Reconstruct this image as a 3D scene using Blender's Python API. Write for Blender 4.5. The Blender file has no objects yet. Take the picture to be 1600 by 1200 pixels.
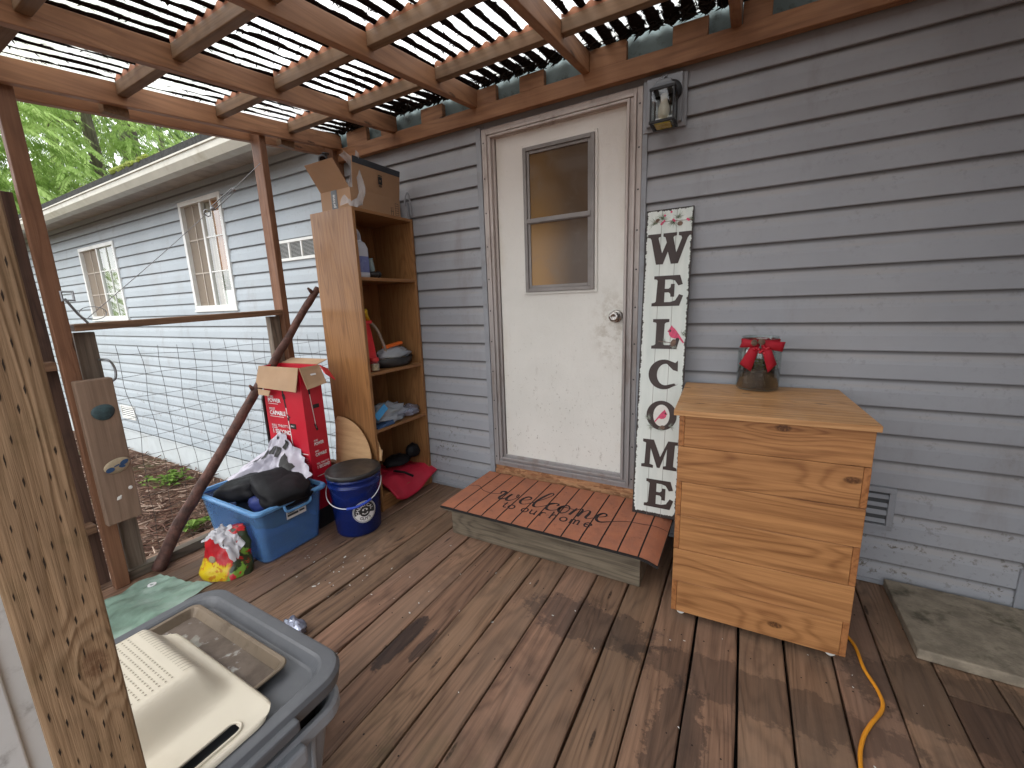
import bpy, bmesh, math, random
from mathutils import Vector, Matrix, noise as mnoise
random.seed(7)
S = bpy.context.scene
COL = S.collection
PI = math.pi
RAD = math.radians

# ------------------------------------------------------------------ materials
def new_mat(name):
    m = bpy.data.materials.new(name); m.use_nodes = True
    nt = m.node_tree; nt.nodes.clear()
    out = nt.nodes.new('ShaderNodeOutputMaterial')
    return m, nt, out

class NT:
    """small helper round a node tree"""
    def __init__(s, nt): s.nt = nt
    def n(s, t, **kw):
        nd = s.nt.nodes.new(t)
        for k, v in kw.items(): setattr(nd, k, v)
        return nd
    def link(s, a, b): s.nt.links.new(a, b)
    def put(s, sock, v):
        if hasattr(v, 'is_output') or hasattr(v, 'links'): s.link(v, sock)
        else: sock.default_value = v
    def math(s, op, a, b=0.0, c=0.0, clamp=False):
        nd = s.n('ShaderNodeMath', operation=op); nd.use_clamp = clamp
        s.put(nd.inputs[0], a); s.put(nd.inputs[1], b); s.put(nd.inputs[2], c)
        return nd.outputs[0]
    def mix(s, f, a, b, mode='MIX'):
        nd = s.n('ShaderNodeMix', data_type='RGBA', blend_type=mode)
        s.put(nd.inputs[0], f)
        s.put(nd.inputs[6], a if hasattr(a, 'links') else (*a, 1)); s.put(nd.inputs[7], b if hasattr(b, 'links') else (*b, 1))
        return nd.outputs[2]
    def mapping(s, vec, scale=(1, 1, 1), loc=(0, 0, 0), rot=(0, 0, 0)):
        nd = s.n('ShaderNodeMapping'); s.link(vec, nd.inputs[0])
        nd.inputs[1].default_value = loc; nd.inputs[2].default_value = rot; nd.inputs[3].default_value = scale
        return nd.outputs[0]
    def noise(s, vec, scale=5, detail=3, rough=.55, dist=0.0):
        nd = s.n('ShaderNodeTexNoise'); s.link(vec, nd.inputs['Vector'])
        nd.inputs['Scale'].default_value = scale; nd.inputs['Detail'].default_value = detail
        nd.inputs['Roughness'].default_value = rough; nd.inputs['Distortion'].default_value = dist
        return nd.outputs[0]
    def vor(s, vec, scale=5, feature='F1'):
        nd = s.n('ShaderNodeTexVoronoi', feature=feature); s.link(vec, nd.inputs['Vector']); nd.inputs['Scale'].default_value = scale
        return nd.outputs[0]
    def rng(s, v, a, b, c=0.0, d=1.0, smooth=True):
        nd = s.n('ShaderNodeMapRange'); nd.interpolation_type = 'SMOOTHSTEP' if smooth else 'LINEAR'
        s.put(nd.inputs[0], v); nd.inputs[1].default_value = a; nd.inputs[2].default_value = b
        nd.inputs[3].default_value = c; nd.inputs[4].default_value = d
        return nd.outputs[0]
    def obj(s): return s.n('ShaderNodeTexCoord').outputs['Object']
    def pos(s): return s.n('ShaderNodeNewGeometry').outputs['Position']
    def sep(s, v):
        nd = s.n('ShaderNodeSeparateXYZ'); s.link(v, nd.inputs[0]); return nd.outputs
    def island(s): return s.n('ShaderNodeNewGeometry').outputs['Random Per Island']
    def bump(s, h, strength=.3, dist=.01):
        nd = s.n('ShaderNodeBump'); nd.inputs['Strength'].default_value = strength; nd.inputs['Distance'].default_value = dist
        s.link(h, nd.inputs['Height']); return nd.outputs[0]
    def pbsdf(s, color, rough=.6, metal=0.0, spec=.5, normal=None, **kw):
        nd = s.n('ShaderNodeBsdfPrincipled')
        s.put(nd.inputs['Base Color'], color if hasattr(color, 'links') else (*color, 1))
        s.put(nd.inputs['Roughness'], rough); s.put(nd.inputs['Metallic'], metal)
        nd.inputs['Specular IOR Level'].default_value = spec
        if normal is not None: s.link(normal, nd.inputs['Normal'])
        for k, v in kw.items(): s.put(nd.inputs[k], v)
        return nd.outputs[0]

def plain(name, col, rough=.55, metal=0.0, spec=.5, var=.12, nscale=6, bump=0.0, bscale=60, dirt=None, dirt_amt=.0, dscale=5):
    m, nt, out = new_mat(name); h = NT(nt)
    o = h.obj()
    f = h.noise(o, nscale, 4, .6)
    c = h.mix(h.rng(f, .3, .7), [x * (1 - var) for x in col], [min(1, x * (1 + var)) for x in col])
    if dirt:
        d = h.rng(h.noise(o, dscale, 6, .65), .5, .72, 0, dirt_amt)
        c = h.mix(d, c, dirt)
    nrm = h.bump(h.noise(o, bscale, 4), bump, .004) if bump else None
    rr = h.rng(h.noise(o, nscale * 2.3, 4), .3, .7, max(.02, rough - .08), min(1, rough + .08))
    h.link(h.pbsdf(c, rr, metal, spec, nrm), out.inputs[0])
    return m

def wood(name, dark, light, axis='y', grain=30, rough=.65, blot=(.1, .08, .07), blot_amt=.35, bscale=3.0, knots=.0, var=.22, gray=None, gray_amt=0.0, bump=.35, fibre=170, contrast=1.0, extra=None, spec=.35, kmap=None):
    m, nt, out = new_mat(name); h = NT(nt)
    o = h.obj(); isl = h.island()
    add = h.n('ShaderNodeVectorMath', operation='ADD'); h.link(o, add.inputs[0])
    cmb = h.n('ShaderNodeCombineXYZ')
    for i, k in enumerate((13.7, 29.1, 41.3)): h.link(h.math('MULTIPLY', isl, k), cmb.inputs[i])
    h.link(cmb.outputs[0], add.inputs[1]); v = add.outputs[0]
    ai = 'xyz'.index(axis)
    def st(a, c): return tuple(a if i == ai else c for i in range(3))
    big = h.noise(h.mapping(v, st(.55, 5.5)), 1.0, 2, .5, .4)
    kn = None
    if knots:
        km = kmap or st(1.6, 5.0); ax_ = [q for q in range(3) if km[q]][:2] if kmap else [ai, (ai + 1) % 3]
        sv = h.sep(v); cv = h.n('ShaderNodeCombineXYZ')
        for q, a_ in enumerate(ax_): h.link(h.math('MULTIPLY', sv[a_], km[a_]), cv.inputs[q])
        vn = h.n('ShaderNodeTexVoronoi', voronoi_dimensions='2D'); h.link(cv.outputs[0], vn.inputs['Vector']); vn.inputs['Scale'].default_value = 1.0; vn.inputs['Randomness'].default_value = .9
        kv = vn.outputs[0]
        kn = h.rng(kv, knots * .55, knots, 1, 0)
        big = h.math('ADD', big, h.math('MULTIPLY', h.rng(kv, 0, .34, 1, 0), .16))
    rings = h.math('MULTIPLY_ADD', h.math('SINE', h.math('MULTIPLY', big, grain * 7.0)), .5, .5)
    rings = h.math('POWER', rings, 2.6)
    fib = h.noise(h.mapping(v, st(4.0, fibre)), 1.0, 3, .7)
    streak = h.noise(h.mapping(v, st(1.2, 40)), 1.0, 3, .6)
    fibn = h.rng(fib, .30, .70, 0, 1); strn = h.rng(streak, .32, .68, 0, 1)
    g = h.math('ADD', h.math('MULTIPLY', rings, .42 * contrast), h.math('ADD', h.math('MULTIPLY', fibn, .40 * contrast), h.math('MULTIPLY', strn, .30)))
    g = h.math('SUBTRACT', g, .08)
    c = h.mix(h.math('MINIMUM', h.math('MAXIMUM', g, 0), 1), light, dark)
    b = h.noise(v, bscale, 5, .62)
    c = h.mix(h.rng(b, .5, .78, 0, blot_amt), c, blot)
    if gray:
        c = h.mix(h.rng(h.noise(h.mapping(v, st(1.0, 4)), 1.3, 5, .6), .4, .65, 0, gray_amt), c, gray)
    if kn is not None: c = h.mix(h.math('MULTIPLY', kn, h.rng(h.noise(o, 120, 3), .3, .6, .45, .9)), c, [x * .40 for x in dark])
    if extra: c = extra(h, o, c)
    hv = h.n('ShaderNodeHueSaturation'); h.link(c, hv.inputs['Color']); h.link(h.math('MULTIPLY_ADD', h.math('FRACT', h.math('MULTIPLY', isl, 7.31)), var * .04, .5 - var * .02), hv.inputs['Hue'])
    h.link(h.math('MULTIPLY_ADD', isl, 2 * var, 1 - var), hv.inputs['Value'])
    hgt = h.math('ADD', h.math('MULTIPLY', fib, .7), h.math('MULTIPLY', rings, .3))
    rr = h.rng(b, .35, .7, rough - .1, rough + .12)
    h.link(h.pbsdf(hv.outputs[0], rr, 0, spec, h.bump(hgt, bump, .003)), out.inputs[0])
    return m

# deck boards: worn brown stain with damp patches, splits, grime
def deck_extra(h, o, c):
    x, y, z = h.sep(o)
    # green moss tint near the front, left of centre
    near = h.math('MULTIPLY', h.rng(y, -1.25, -1.75, 0, 1), h.rng(h.math('ABSOLUTE', h.math('ADD', x, .55)), .1, .55, 1, 0))
    c = h.mix(h.math('MULTIPLY', near, h.rng(h.noise(o, 6, 5, .7), .42, .62, 0, .5)), c, (.10, .095, .028))
    # dark damp stain
    def patch(px, py, sx, sy, rot, amt, col, c, nz=.5):
        v = h.mapping(o, (1, 1, 1), (0, 0, 0))
        sub = h.n('ShaderNodeVectorMath', operation='SUBTRACT'); h.link(o, sub.inputs[0]); sub.inputs[1].default_value = (px, py, 0)
        mp = h.mapping(sub.outputs[0], (1 / sx, 1 / sy, 0))
        ln = h.n('ShaderNodeVectorMath', operation='LENGTH'); h.link(mp, ln.inputs[0])
        d = h.math('ADD', ln.outputs['Value'], h.math('MULTIPLY', h.math('SUBTRACT', h.noise(o, 16, 5, .7), .5), nz * 2))
        return h.mix(h.rng(d, .82, .98, amt, 0), c, col)
    c = patch(-1.077, -1.21, .042, .16, 0, .82, (.022, .017, .018), c)
    c = patch(-.985, -1.19, .022, .09, 0, .7, (.025, .019, .019), c)
    c = patch(-.10, -1.12, .09, .24, 0, .55, (.028, .020, .018), c, .9)
    c = patch(-.47, -.80, .30, .12, 0, .5, (.03, .022, .022), c, .8)
    c = patch(.10, -.85, .45, .10, 0, .45, (.03, .022, .02), c, .8)
    c = patch(.70, -.62, .35, .18, 0, .5, (.035, .024, .018), c, .9)
    # scuffs: pale scratched fibres
    sc = h.rng(h.noise(h.mapping(o, (45, 9, 1)), 1, 5, .75), .60, .72, 0, .38)
    c = h.mix(sc, c, (.23, .155, .11))
    return c
M = {}
M['deck'] = wood('deck_wood', (.060, .033, .021), (.285, .168, .108), 'y', grain=16, rough=.6, blot=(.050, .032, .024), blot_amt=.7, bscale=4.2, var=.26, gray=(.195, .132, .095), gray_amt=.5, bump=.7, fibre=120, contrast=.8, knots=.035, kmap=(5.0, .9, 0), extra=deck_extra, spec=.35)
M['deck_edge'] = wood('deck_wood_gray', (.07, .055, .042), (.19, .155, .12), 'y', grain=14, blot=(.05, .045, .03), blot_amt=.6, gray=(.16, .15, .10), gray_amt=.5, bump=.6)
def roofwood(axis, nm):
    return wood(nm, (.135, .058, .029), (.37, .188, .092), axis, grain=9, rough=.62, blot=(.15, .07, .04), blot_amt=.6, bscale=2.2, var=.15, knots=.04, kmap=((0, 1.1, 5.0) if axis == 'y' else (1.1, 0, 5.0)), bump=.3, contrast=.55, fibre=110)
M['roofwood_y'] = roofwood('y', 'stained_rafter_wood_y')
M['roofwood_x'] = roofwood('x', 'stained_rafter_wood_x')
M['purlin'] = wood('purlin_wood', (.085, .052, .028), (.235, .14, .075), 'x', grain=10, blot=(.10, .05, .028), blot_amt=.55, var=.15, bump=.3, contrast=.6)
M['post_red'] = wood('post_wood_red', (.085, .038, .020), (.235, .115, .062), 'z', grain=9, blot=(.10, .045, .026), blot_amt=.6, var=.1, knots=.05, kmap=(0, 5.0, 1.2), bump=.5, contrast=.55)
M['post_gray'] = wood('post_wood_gray', (.085, .066, .05), (.24, .19, .145), 'z', grain=13, blot=(.06, .05, .035), blot_amt=.5, var=.1, bump=.5)
M['fence_board'] = wood('fence_board_wood', (.045, .026, .019), (.115, .065, .045), 'z', grain=10, blot=(.03, .02, .016), blot_amt=.7, var=.2, bump=.4)
M['rail_wood'] = wood('rail_wood', (.10, .055, .032), (.25, .145, .085), 'y', grain=14, blot=(.08, .05, .03), blot_amt=.4, var=.1, bump=.5)
M['oak'] = wood('oak_laminate', (.155, .068, .024), (.345, .175, .070), 'z', grain=22, rough=.42, blot=(.20, .09, .035), blot_amt=.3, var=.05, bump=.08, contrast=.75, fibre=140)
M['oak_y'] = wood('oak_laminate_y', (.155, .068, .024), (.34, .17, .068), 'y', grain=22, rough=.42, blot=(.20, .09, .035), blot_amt=.3, var=.05, bump=.08, contrast=.7, fibre=140)
M['pine'] = wood('oiled_pine', (.165, .060, .017), (.53, .265, .098), 'x', grain=11, rough=.48, blot=(.38, .155, .05), blot_amt=.5, bscale=2.4, var=.26, knots=.055, kmap=(1.9, 0, 3.6), bump=.15, contrast=.8, fibre=90)
M['pine_y'] = wood('oiled_pine_side', (.17, .06, .018), (.45, .20, .07), 'y', grain=15, rough=.45, blot=(.30, .13, .045), blot_amt=.4, var=.2, knots=.05, kmap=(0, 2.0, 4.2), bump=.1, contrast=.8, fibre=90)
M['pine_top'] = wood('oiled_pine_top', (.28, .125, .042), (.62, .35, .155), 'x', grain=11, rough=.42, blot=(.42, .22, .09), blot_amt=.4, var=.1, knots=.045, kmap=(2.0, 4.2, 0), bump=.08, contrast=.8, fibre=90)
M['step'] = wood('weathered_step_wood', (.085, .068, .048), (.225, .185, .132), 'x', grain=12, blot=(.06, .05, .035), blot_amt=.55, bscale=5, var=.08, bump=.4, knots=.03)
M['plaque'] = wood('plaque_wood', (.13, .085, .058), (.27, .185, .13), 'z', grain=9, blot=(.12, .08, .06), blot_amt=.5, var=.05, bump=.35, contrast=.6)
M['bark_stick'] = plain('stick_bark', (.085, .036, .026), .75, var=.5, nscale=22, bump=.8, bscale=70)
M['plywood'] = wood('thin_plywood', (.42, .24, .11), (.62, .40, .21), 'x', grain=9, blot=(.34, .18, .07), blot_amt=.3, var=.08, bump=.1, contrast=.5)

def treated_post():
    m, nt, out = new_mat('incised_treated_post'); h = NT(nt); o = h.pos()
    big = h.noise(h.mapping(o, (13, 13, .8)), 1, 2, .5, .3)
    # large knot on the visible face
    sub = h.n('ShaderNodeVectorMath', operation='SUBTRACT'); h.link(o, sub.inputs[0]); sub.inputs[1].default_value = (-.82, -2.035, .755)
    ln = h.n('ShaderNodeVectorMath', operation='LENGTH'); h.link(h.mapping(sub.outputs[0], (0, 1, .62)), ln.inputs[0])
    kd = ln.outputs['Value']
    kn = h.rng(kd, .010, .02, 1, 0)
    big = h.math('ADD', big, h.rng(kd, 0, .07, .26, 0))
    rings = h.math('POWER', h.math('MULTIPLY_ADD', h.math('SINE', h.math('MULTIPLY', big, 64)), .5, .5), 1.8)
    fib = h.noise(h.mapping(o, (170, 170, 5)), 1, 3, .7)
    g = h.math('ADD', h.math('MULTIPLY', rings, .17), h.math('MULTIPLY', h.math('SUBTRACT', fib, .34), 1.3))
    g = h.math('ADD', g, h.math('MULTIPLY', h.math('SUBTRACT', h.noise(h.mapping(o, (60, 60, 2)), 1, 5, .7), .45), 1.1))
    c = h.mix(h.math('MINIMUM', h.math('MAXIMUM', g, 0), 1), (.36, .235, .135), (.14, .085, .047))
    c = h.mix(h.rng(h.noise(o, 9, 5, .65), .48, .7, 0, .5), c, (.15, .105, .05))
    c = h.mix(h.math('MULTIPLY', kn, h.rng(h.noise(o, 90, 4, .7), .35, .6, .2, .9)), c, (.16, .085, .045))
    h.link(h.pbsdf(c, .7, 0, .3, h.bump(h.math('ADD', rings, fib), .5, .003)), out.inputs[0])
    return m
M['treated'] = treated_post()
M['incision'] = plain('incision_dark', (.03, .018, .010), .9)

def siding_mat():
    m, nt, out = new_mat('gray_blue_vinyl_siding'); h = NT(nt); o = h.pos()
    x, y, z = h.sep(o)
    c = h.mix(h.rng(h.noise(o, 1.3, 4), .3, .7), (.288, .301, .330), (.328, .341, .370))
    ph = h.math('FRACT', h.math('DIVIDE', h.math('SUBTRACT', z, (2.05145541 - 18 * .11423)), .11423))   # 0 at lap bottom edge
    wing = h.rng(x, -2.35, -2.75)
    c = h.mix(wing, c, h.mix(h.rng(h.noise(o, 1.3, 4), .3, .7), (.37, .42, .455), (.41, .46, .495)))  # brighter, bluer open-sky light on the wing, painted into its siding colour
    # brownish dust caught on the upper bevel, streaky along x
    dust = h.noise(h.mapping(o, (2.0, 1, 22)), 1.6, 6, .65)
    up = h.math('MULTIPLY', h.rng(ph, .58, .72), h.math('MULTIPLY_ADD', wing, -.75, 1))
    c = h.mix(h.math('MULTIPLY', up, h.rng(dust, .42, .62, .12, .55)), c, (.345, .325, .315))
    fine = h.noise(h.mapping(o, (1, 1, 1)), 42, 5, .7)
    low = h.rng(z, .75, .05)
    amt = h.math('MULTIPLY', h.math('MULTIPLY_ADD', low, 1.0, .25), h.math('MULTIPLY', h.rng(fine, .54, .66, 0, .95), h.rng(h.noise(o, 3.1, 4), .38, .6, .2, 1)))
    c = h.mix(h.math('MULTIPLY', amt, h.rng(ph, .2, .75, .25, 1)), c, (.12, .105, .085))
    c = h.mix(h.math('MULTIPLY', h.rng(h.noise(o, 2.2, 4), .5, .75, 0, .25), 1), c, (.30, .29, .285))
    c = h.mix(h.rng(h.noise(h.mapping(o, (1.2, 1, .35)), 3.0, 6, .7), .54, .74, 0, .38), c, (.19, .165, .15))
    c = h.mix(h.rng(ph, .82, .97, 0, .72), c, (.075, .07, .068))  # shadow line under each lap lip, painted into the colour
    c = h.mix(h.rng(ph, .035, .01, 0, .35), c, (.12, .11, .105))  # same painted shade carried onto the lip edge
    emb = h.noise(h.mapping(o, (9, 9, 260)), 1, 2, .5)
    h.link(h.pbsdf(c, .52, 0, .4, h.bump(emb, .10, .001)), out.inputs[0])
    return m
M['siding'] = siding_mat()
M['siding_trim'] = plain('gray_blue_trim', (.275, .29, .318), .5, var=.06, dirt=(.16, .14, .12), dirt_amt=.4, dscale=7)
M['skirting'] = plain('pale_skirting', (.50, .54, .55), .6, var=.06, dirt=(.25, .23, .18), dirt_amt=.4, dscale=3)
M['mint'] = plain('mint_painted_board', (.17, .225, .225), .6, dirt=(.03, .03, .025), dirt_amt=.85, dscale=14)
M['white_trim'] = plain('white_window_trim', (.72, .73, .70), .4, var=.04, dirt=(.45, .42, .36), dirt_amt=.35)
M['gutter'] = plain('aged_white_gutter', (.52, .505, .43), .45, var=.06, dirt=(.28, .24, .15), dirt_amt=.55, dscale=4)
M['soffit'] = plain('dusty_soffit', (.46, .42, .38), .7, dirt=(.22, .19, .16), dirt_amt=.5)
M['shingle'] = plain('dark_shingle', (.022, .022, .02), .9, var=.4, nscale=30, bump=.8, bscale=50)
M['moss'] = plain('roof_moss', (.16, .20, .022), .9, var=.5, nscale=40, bump=1, bscale=120)

def door_mat():
    m, nt, out = new_mat('pebbled_white_door'); h = NT(nt); o = h.pos()
    x, y, z = h.sep(o)
    c = h.mix(h.rng(h.noise(o, 2.5, 4), .3, .7), (.66, .655, .615), (.72, .71, .67))
    c = h.mix(h.rng(z, 1.2, 2.2, 0, .55), c, (.66, .60, .56))
    ed = h.rng(h.math('ABSOLUTE', h.math('ADD', x, .906)), .30, .37, 0, 1)
    c = h.mix(h.math('MULTIPLY', ed, h.rng(h.noise(o, 5, 5), .4, .65, 0, .4)), c, (.50, .45, .36))
    low = h.rng(z, 1.25, .35, .15, 1)
    scr = h.rng(h.noise(h.mapping(o, (26, 1, 9)), 1, 6, .75), .58, .67, 0, .5)
    c = h.mix(h.math('MULTIPLY', scr, low), c, (.30, .265, .22))
    c = h.mix(h.math('MULTIPLY', h.rng(h.noise(o, 60, 4, .7), .62, .70, 0, .8), low), c, (.22, .19, .15))
    kx = h.n('ShaderNodeVectorMath', operation='DISTANCE'); h.link(h.mapping(o, (1, 0, .55)), kx.inputs[0]); kx.inputs[1].default_value = (-.60, 0, 1.12 * .55)
    c = h.mix(h.math('MULTIPLY', h.rng(kx.outputs['Value'], .16, .03), h.rng(h.noise(o, 22, 5, .7), .42, .62, 0, .5)), c, (.36, .31, .24))
    emb = h.math('ADD', h.noise(h.mapping(o, (1.0, 1, .5)), 70, 4, .6, 1.2), h.math('MULTIPLY', h.noise(h.mapping(o, (3, 1, .8)), 8, 3, .6, 2), 1.0))
    h.link(h.pbsdf(c, .42, 0, .4, h.bump(emb, .28, .004)), out.inputs[0])
    return m
M['door'] = door_mat()
def casing_mat():
    m, nt, out = new_mat('aged_door_casing'); h = NT(nt); o = h.pos(); z = h.sep(o)[2]
    c = h.mix(h.rng(z, .5, 2.0), (.30, .285, .285), (.50, .44, .41))
    c = h.mix(h.rng(h.noise(h.mapping(o, (8, 8, 2)), 2, 6, .7), .46, .68, 0, .6), c, (.21, .16, .135))
    h.link(h.pbsdf(c, .45, .15, .5), out.inputs[0]); return m
M['casing'] = casing_mat()
M['lite_frame'] = plain('door_light_frame', (.215, .195, .185), .4, metal=.25, dirt=(.12, .10, .09), dirt_amt=.5)
def lite_glass():
    m, nt, out = new_mat('door_pane_brown'); h = NT(nt); o = h.pos(); x, y, z = h.sep(o)
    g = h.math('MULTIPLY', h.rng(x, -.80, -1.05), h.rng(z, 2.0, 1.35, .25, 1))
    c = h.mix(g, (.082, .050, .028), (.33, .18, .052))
    c = h.mix(h.rng(h.noise(o, 7, 5, .6, .6), .5, .72, 0, .3), c, (.15, .12, .095))
    h.link(h.pbsdf(c, .16, 0, .28), out.inputs[0]); return m
M['lite_glass'] = lite_glass()
def osb():
    m, nt, out = new_mat('strand_board'); h = NT(nt); o = h.obj()
    v = h.n('ShaderNodeTexVoronoi'); h.link(h.mapping(o, (30, 30, 85)), v.inputs['Vector']); v.inputs['Scale'].default_value = 1
    cc = h.sep(v.outputs['Color'])
    c = h.mix(cc[0], (.23, .105, .050), (.50, .27, .14))
    c = h.mix(h.rng(h.noise(o, 16, 5, .7), .5, .68, 0, .6), c, (.30, .12, .065))
    h.link(h.pbsdf(c, .7, 0, .3, h.bump(cc[1], .5, .004)), out.inputs[0]); return m
M['osb'] = osb()
def pane_mat(name, ca, cb, refl):
    m, nt, out = new_mat(name); h = NT(nt); o = h.obj()
    st = h.noise(h.mapping(o, (38, 1, .6)), 1, 2)
    c = h.mix(h.rng(st, .35, .65), ca, cb)
    h.link(h.pbsdf(c, .04, 0, refl), out.inputs[0]); return m
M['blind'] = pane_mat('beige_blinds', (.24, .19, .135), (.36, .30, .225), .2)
M['refl_orange'] = pane_mat('orange_reflection', (.34, .105, .022), (.50, .24, .08), .1)  # reflected orange foliage, painted on a sheet behind the pane
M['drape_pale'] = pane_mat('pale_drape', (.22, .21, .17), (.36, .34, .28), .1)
M['refl_green'] = pane_mat('gray_green_reflection', (.13, .15, .085), (.24, .255, .17), .1)  # greenish pane reflection, painted on a sheet behind the glass
M['muntin_dim'] = plain('muntin_behind_screen', (.42, .37, .31), .6)
def sheet_mat():
    m, nt, out = new_mat('dirty_corrugated_plastic'); h = NT(nt); o = h.pos(); x, y, z = h.sep(o)
    ph = h.math('MULTIPLY', x, 2 * PI / .0678)
    cs = h.math('SINE', h.math('ADD', ph, h.math('MULTIPLY', h.math('SUBTRACT', h.noise(h.mapping(o, (.5, 3, 1)), 1, 2), .5), .8)))
    rag = h.noise(h.mapping(o, (70, 11, 1)), 1, 8, .8, .8)
    med = h.noise(h.mapping(o, (10, 4, 1)), 1, 4, .6)
    asym = h.rng(h.math('SINE', h.math('SUBTRACT', ph, 1.3)), -.4, .6, .15, 1)       # ragged on one side of the valley
    t = h.math('ADD', h.math('MULTIPLY', cs, -1.0), h.math('ADD', h.math('MULTIPLY', h.math('MULTIPLY', h.math('SUBTRACT', rag, .5), asym), 5.5), h.math('MULTIPLY', h.math('SUBTRACT', med, .5), 3.2)))
    wallend = h.rng(y, -.36, -.06, 0, 1.1)
    leftclean = h.math('ADD', h.rng(x, -1.95, -2.4, 0, -.35), h.rng(x, -.4, 1.0, 0, 1.1))
    t = h.math('ADD', h.math('ADD', t, wallend), leftclean)
    d = h.rng(t, .10, .24)
    yell = h.rng(h.noise(o, 5, 4), .45, .7, 0, .45)
    wc = h.mix(yell, (.95, .94, .93), (.86, .81, .66))
    wc = h.mix(h.rng(h.noise(h.mapping(o, (60, 14, 1)), 1, 5, .75), .58, .70, 0, .5), wc, (.35, .30, .26))
    tr = h.n('ShaderNodeBsdfTranslucent'); h.link(wc, tr.inputs[0])
    df = h.n('ShaderNodeBsdfDiffuse'); df.inputs[0].default_value = (.75, .75, .75, 1)
    tp = h.n('ShaderNodeBsdfTransparent'); h.link(wc, tp.inputs[0])
    mx0 = h.n('ShaderNodeMixShader'); mx0.inputs[0].default_value = .45; h.link(tr.outputs[0], mx0.inputs[1]); h.link(tp.outputs[0], mx0.inputs[2])
    mx = h.n('ShaderNodeMixShader'); mx.inputs[0].default_value = .04; h.link(mx0.outputs[0], mx.inputs[1]); h.link(df.outputs[0], mx.inputs[2])
    dk = h.n('ShaderNodeBsdfDiffuse'); dk.inputs[0].default_value = (.016, .011, .010, 1)
    m2 = h.n('ShaderNodeMixShader'); h.link(d, m2.inputs[0]); h.link(mx.outputs[0], m2.inputs[1]); h.link(dk.outputs[0], m2.inputs[2])
    h.link(m2.outputs[0], out.inputs[0]); return m
M['sheet'] = sheet_mat()
M['closure'] = plain('wavy_closure_strip', (.30, .12, .06), .8, var=.25, nscale=20)
M['litter_dark'] = plain('leaf_debris_dark', (.016, .012, .010), .95, var=.5, nscale=60)

def ground_mat():
    m, nt, out = new_mat('bark_mulch_ground'); h = NT(nt); o = h.obj()
    a = h.noise(h.mapping(o, (9, 22, 1)), 1.6, 6, .7, .8); b = h.noise(o, .6, 4)
    c = h.mix(h.rng(a, .36, .66), (.055, .030, .022), (.19, .115, .078))
    c = h.mix(h.rng(b, .5, .68, 0, .55), c, (.055, .075, .022))
    h.link(h.pbsdf(c, .95, 0, .2, h.bump(a, .9, .03)), out.inputs[0]); return m
M['ground'] = ground_mat()
M['twig'] = None
def twig_mat():
    m, nt, out = new_mat('dead_twigs'); h = NT(nt); isl = h.island()
    r = h.n('ShaderNodeValToRGB'); h.link(isl, r.inputs[0])
    e = r.color_ramp.elements; e[0].color = (.05, .024, .018, 1); e[1].color = (.42, .32, .25, 1)
    k = r.color_ramp.elements.new(.55); k.color = (.13, .065, .045, 1)
    h.link(h.pbsdf(r.outputs[0], .85, 0, .2), out.inputs[0]); return m
M['twig'] = twig_mat()
def leaf_mat(name, a, b, trans=.35):
    m, nt, out = new_mat(name); h = NT(nt); o = h.obj(); isl = h.island()
    n = h.noise(o, .55, 3)
    c = h.mix(h.math('MULTIPLY_ADD', isl, .5, h.rng(n, .35, .65, 0, .5)), a, b)
    d = h.n('ShaderNodeBsdfDiffuse'); h.link(c, d.inputs[0])
    t = h.n('ShaderNodeBsdfTranslucent'); h.link(c, t.inputs[0])
    mx = h.n('ShaderNodeMixShader'); mx.inputs[0].default_value = trans
    h.link(d.outputs[0], mx.inputs[1]); h.link(t.outputs[0], mx.inputs[2]); h.link(mx.outputs[0], out.inputs[0]); return m
M['leaf_bright'] = leaf_mat('cedar_leaf_bright', (.22, .36, .08), (.62, .78, .32), .5)
M['leaf_dark'] = leaf_mat('cedar_leaf_dark', (.13, .24, .085), (.44, .58, .26), .45)
M['leaf_orange'] = leaf_mat('autumn_leaf', (.30, .09, .015), (.42, .20, .03), .4)
M['weed'] = leaf_mat('weed_leaf', (.09, .16, .03), (.22, .33, .09), .3)
M['trunk'] = wood('tree_bark', (.07, .055, .047), (.22, .18, .155), 'z', grain=18, blot=(.09, .075, .06), blot_amt=.5, bscale=2, bump=1.0, fibre=16, contrast=1.1)
M['concrete'] = plain('mossy_concrete', (.265, .225, .170), .85, var=.25, nscale=18, bump=.6, bscale=90, dirt=(.05, .045, .025), dirt_amt=.75, dscale=11)
def mat_mat():
    m, nt, out = new_mat('orange_printed_mat'); h = NT(nt); o = h.obj(); isl = h.island()
    c = h.mix(h.rng(h.noise(o, 9, 5, .65), .35, .68), (.385, .148, .082), (.315, .130, .080))
    c = h.mix(h.rng(h.noise(o, 30, 5, .75), .56, .72, 0, .55), c, (.16, .075, .05))
    c = h.mix(h.rng(h.noise(o, 55, 3, .7), .68, .74, 0, .5), c, (.55, .36, .27))
    h.link(h.pbsdf(c, .75, 0, .3, h.bump(h.noise(o, 160, 3), .3, .002)), out.inputs[0]); return m
M['mat_orange'] = mat_mat()
M['mat_black'] = plain('mat_black_print', (.030, .020, .020), .85, var=.3, nscale=30)
M['rubber'] = plain('black_rubber', (.018, .016, .016), .8)
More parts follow.
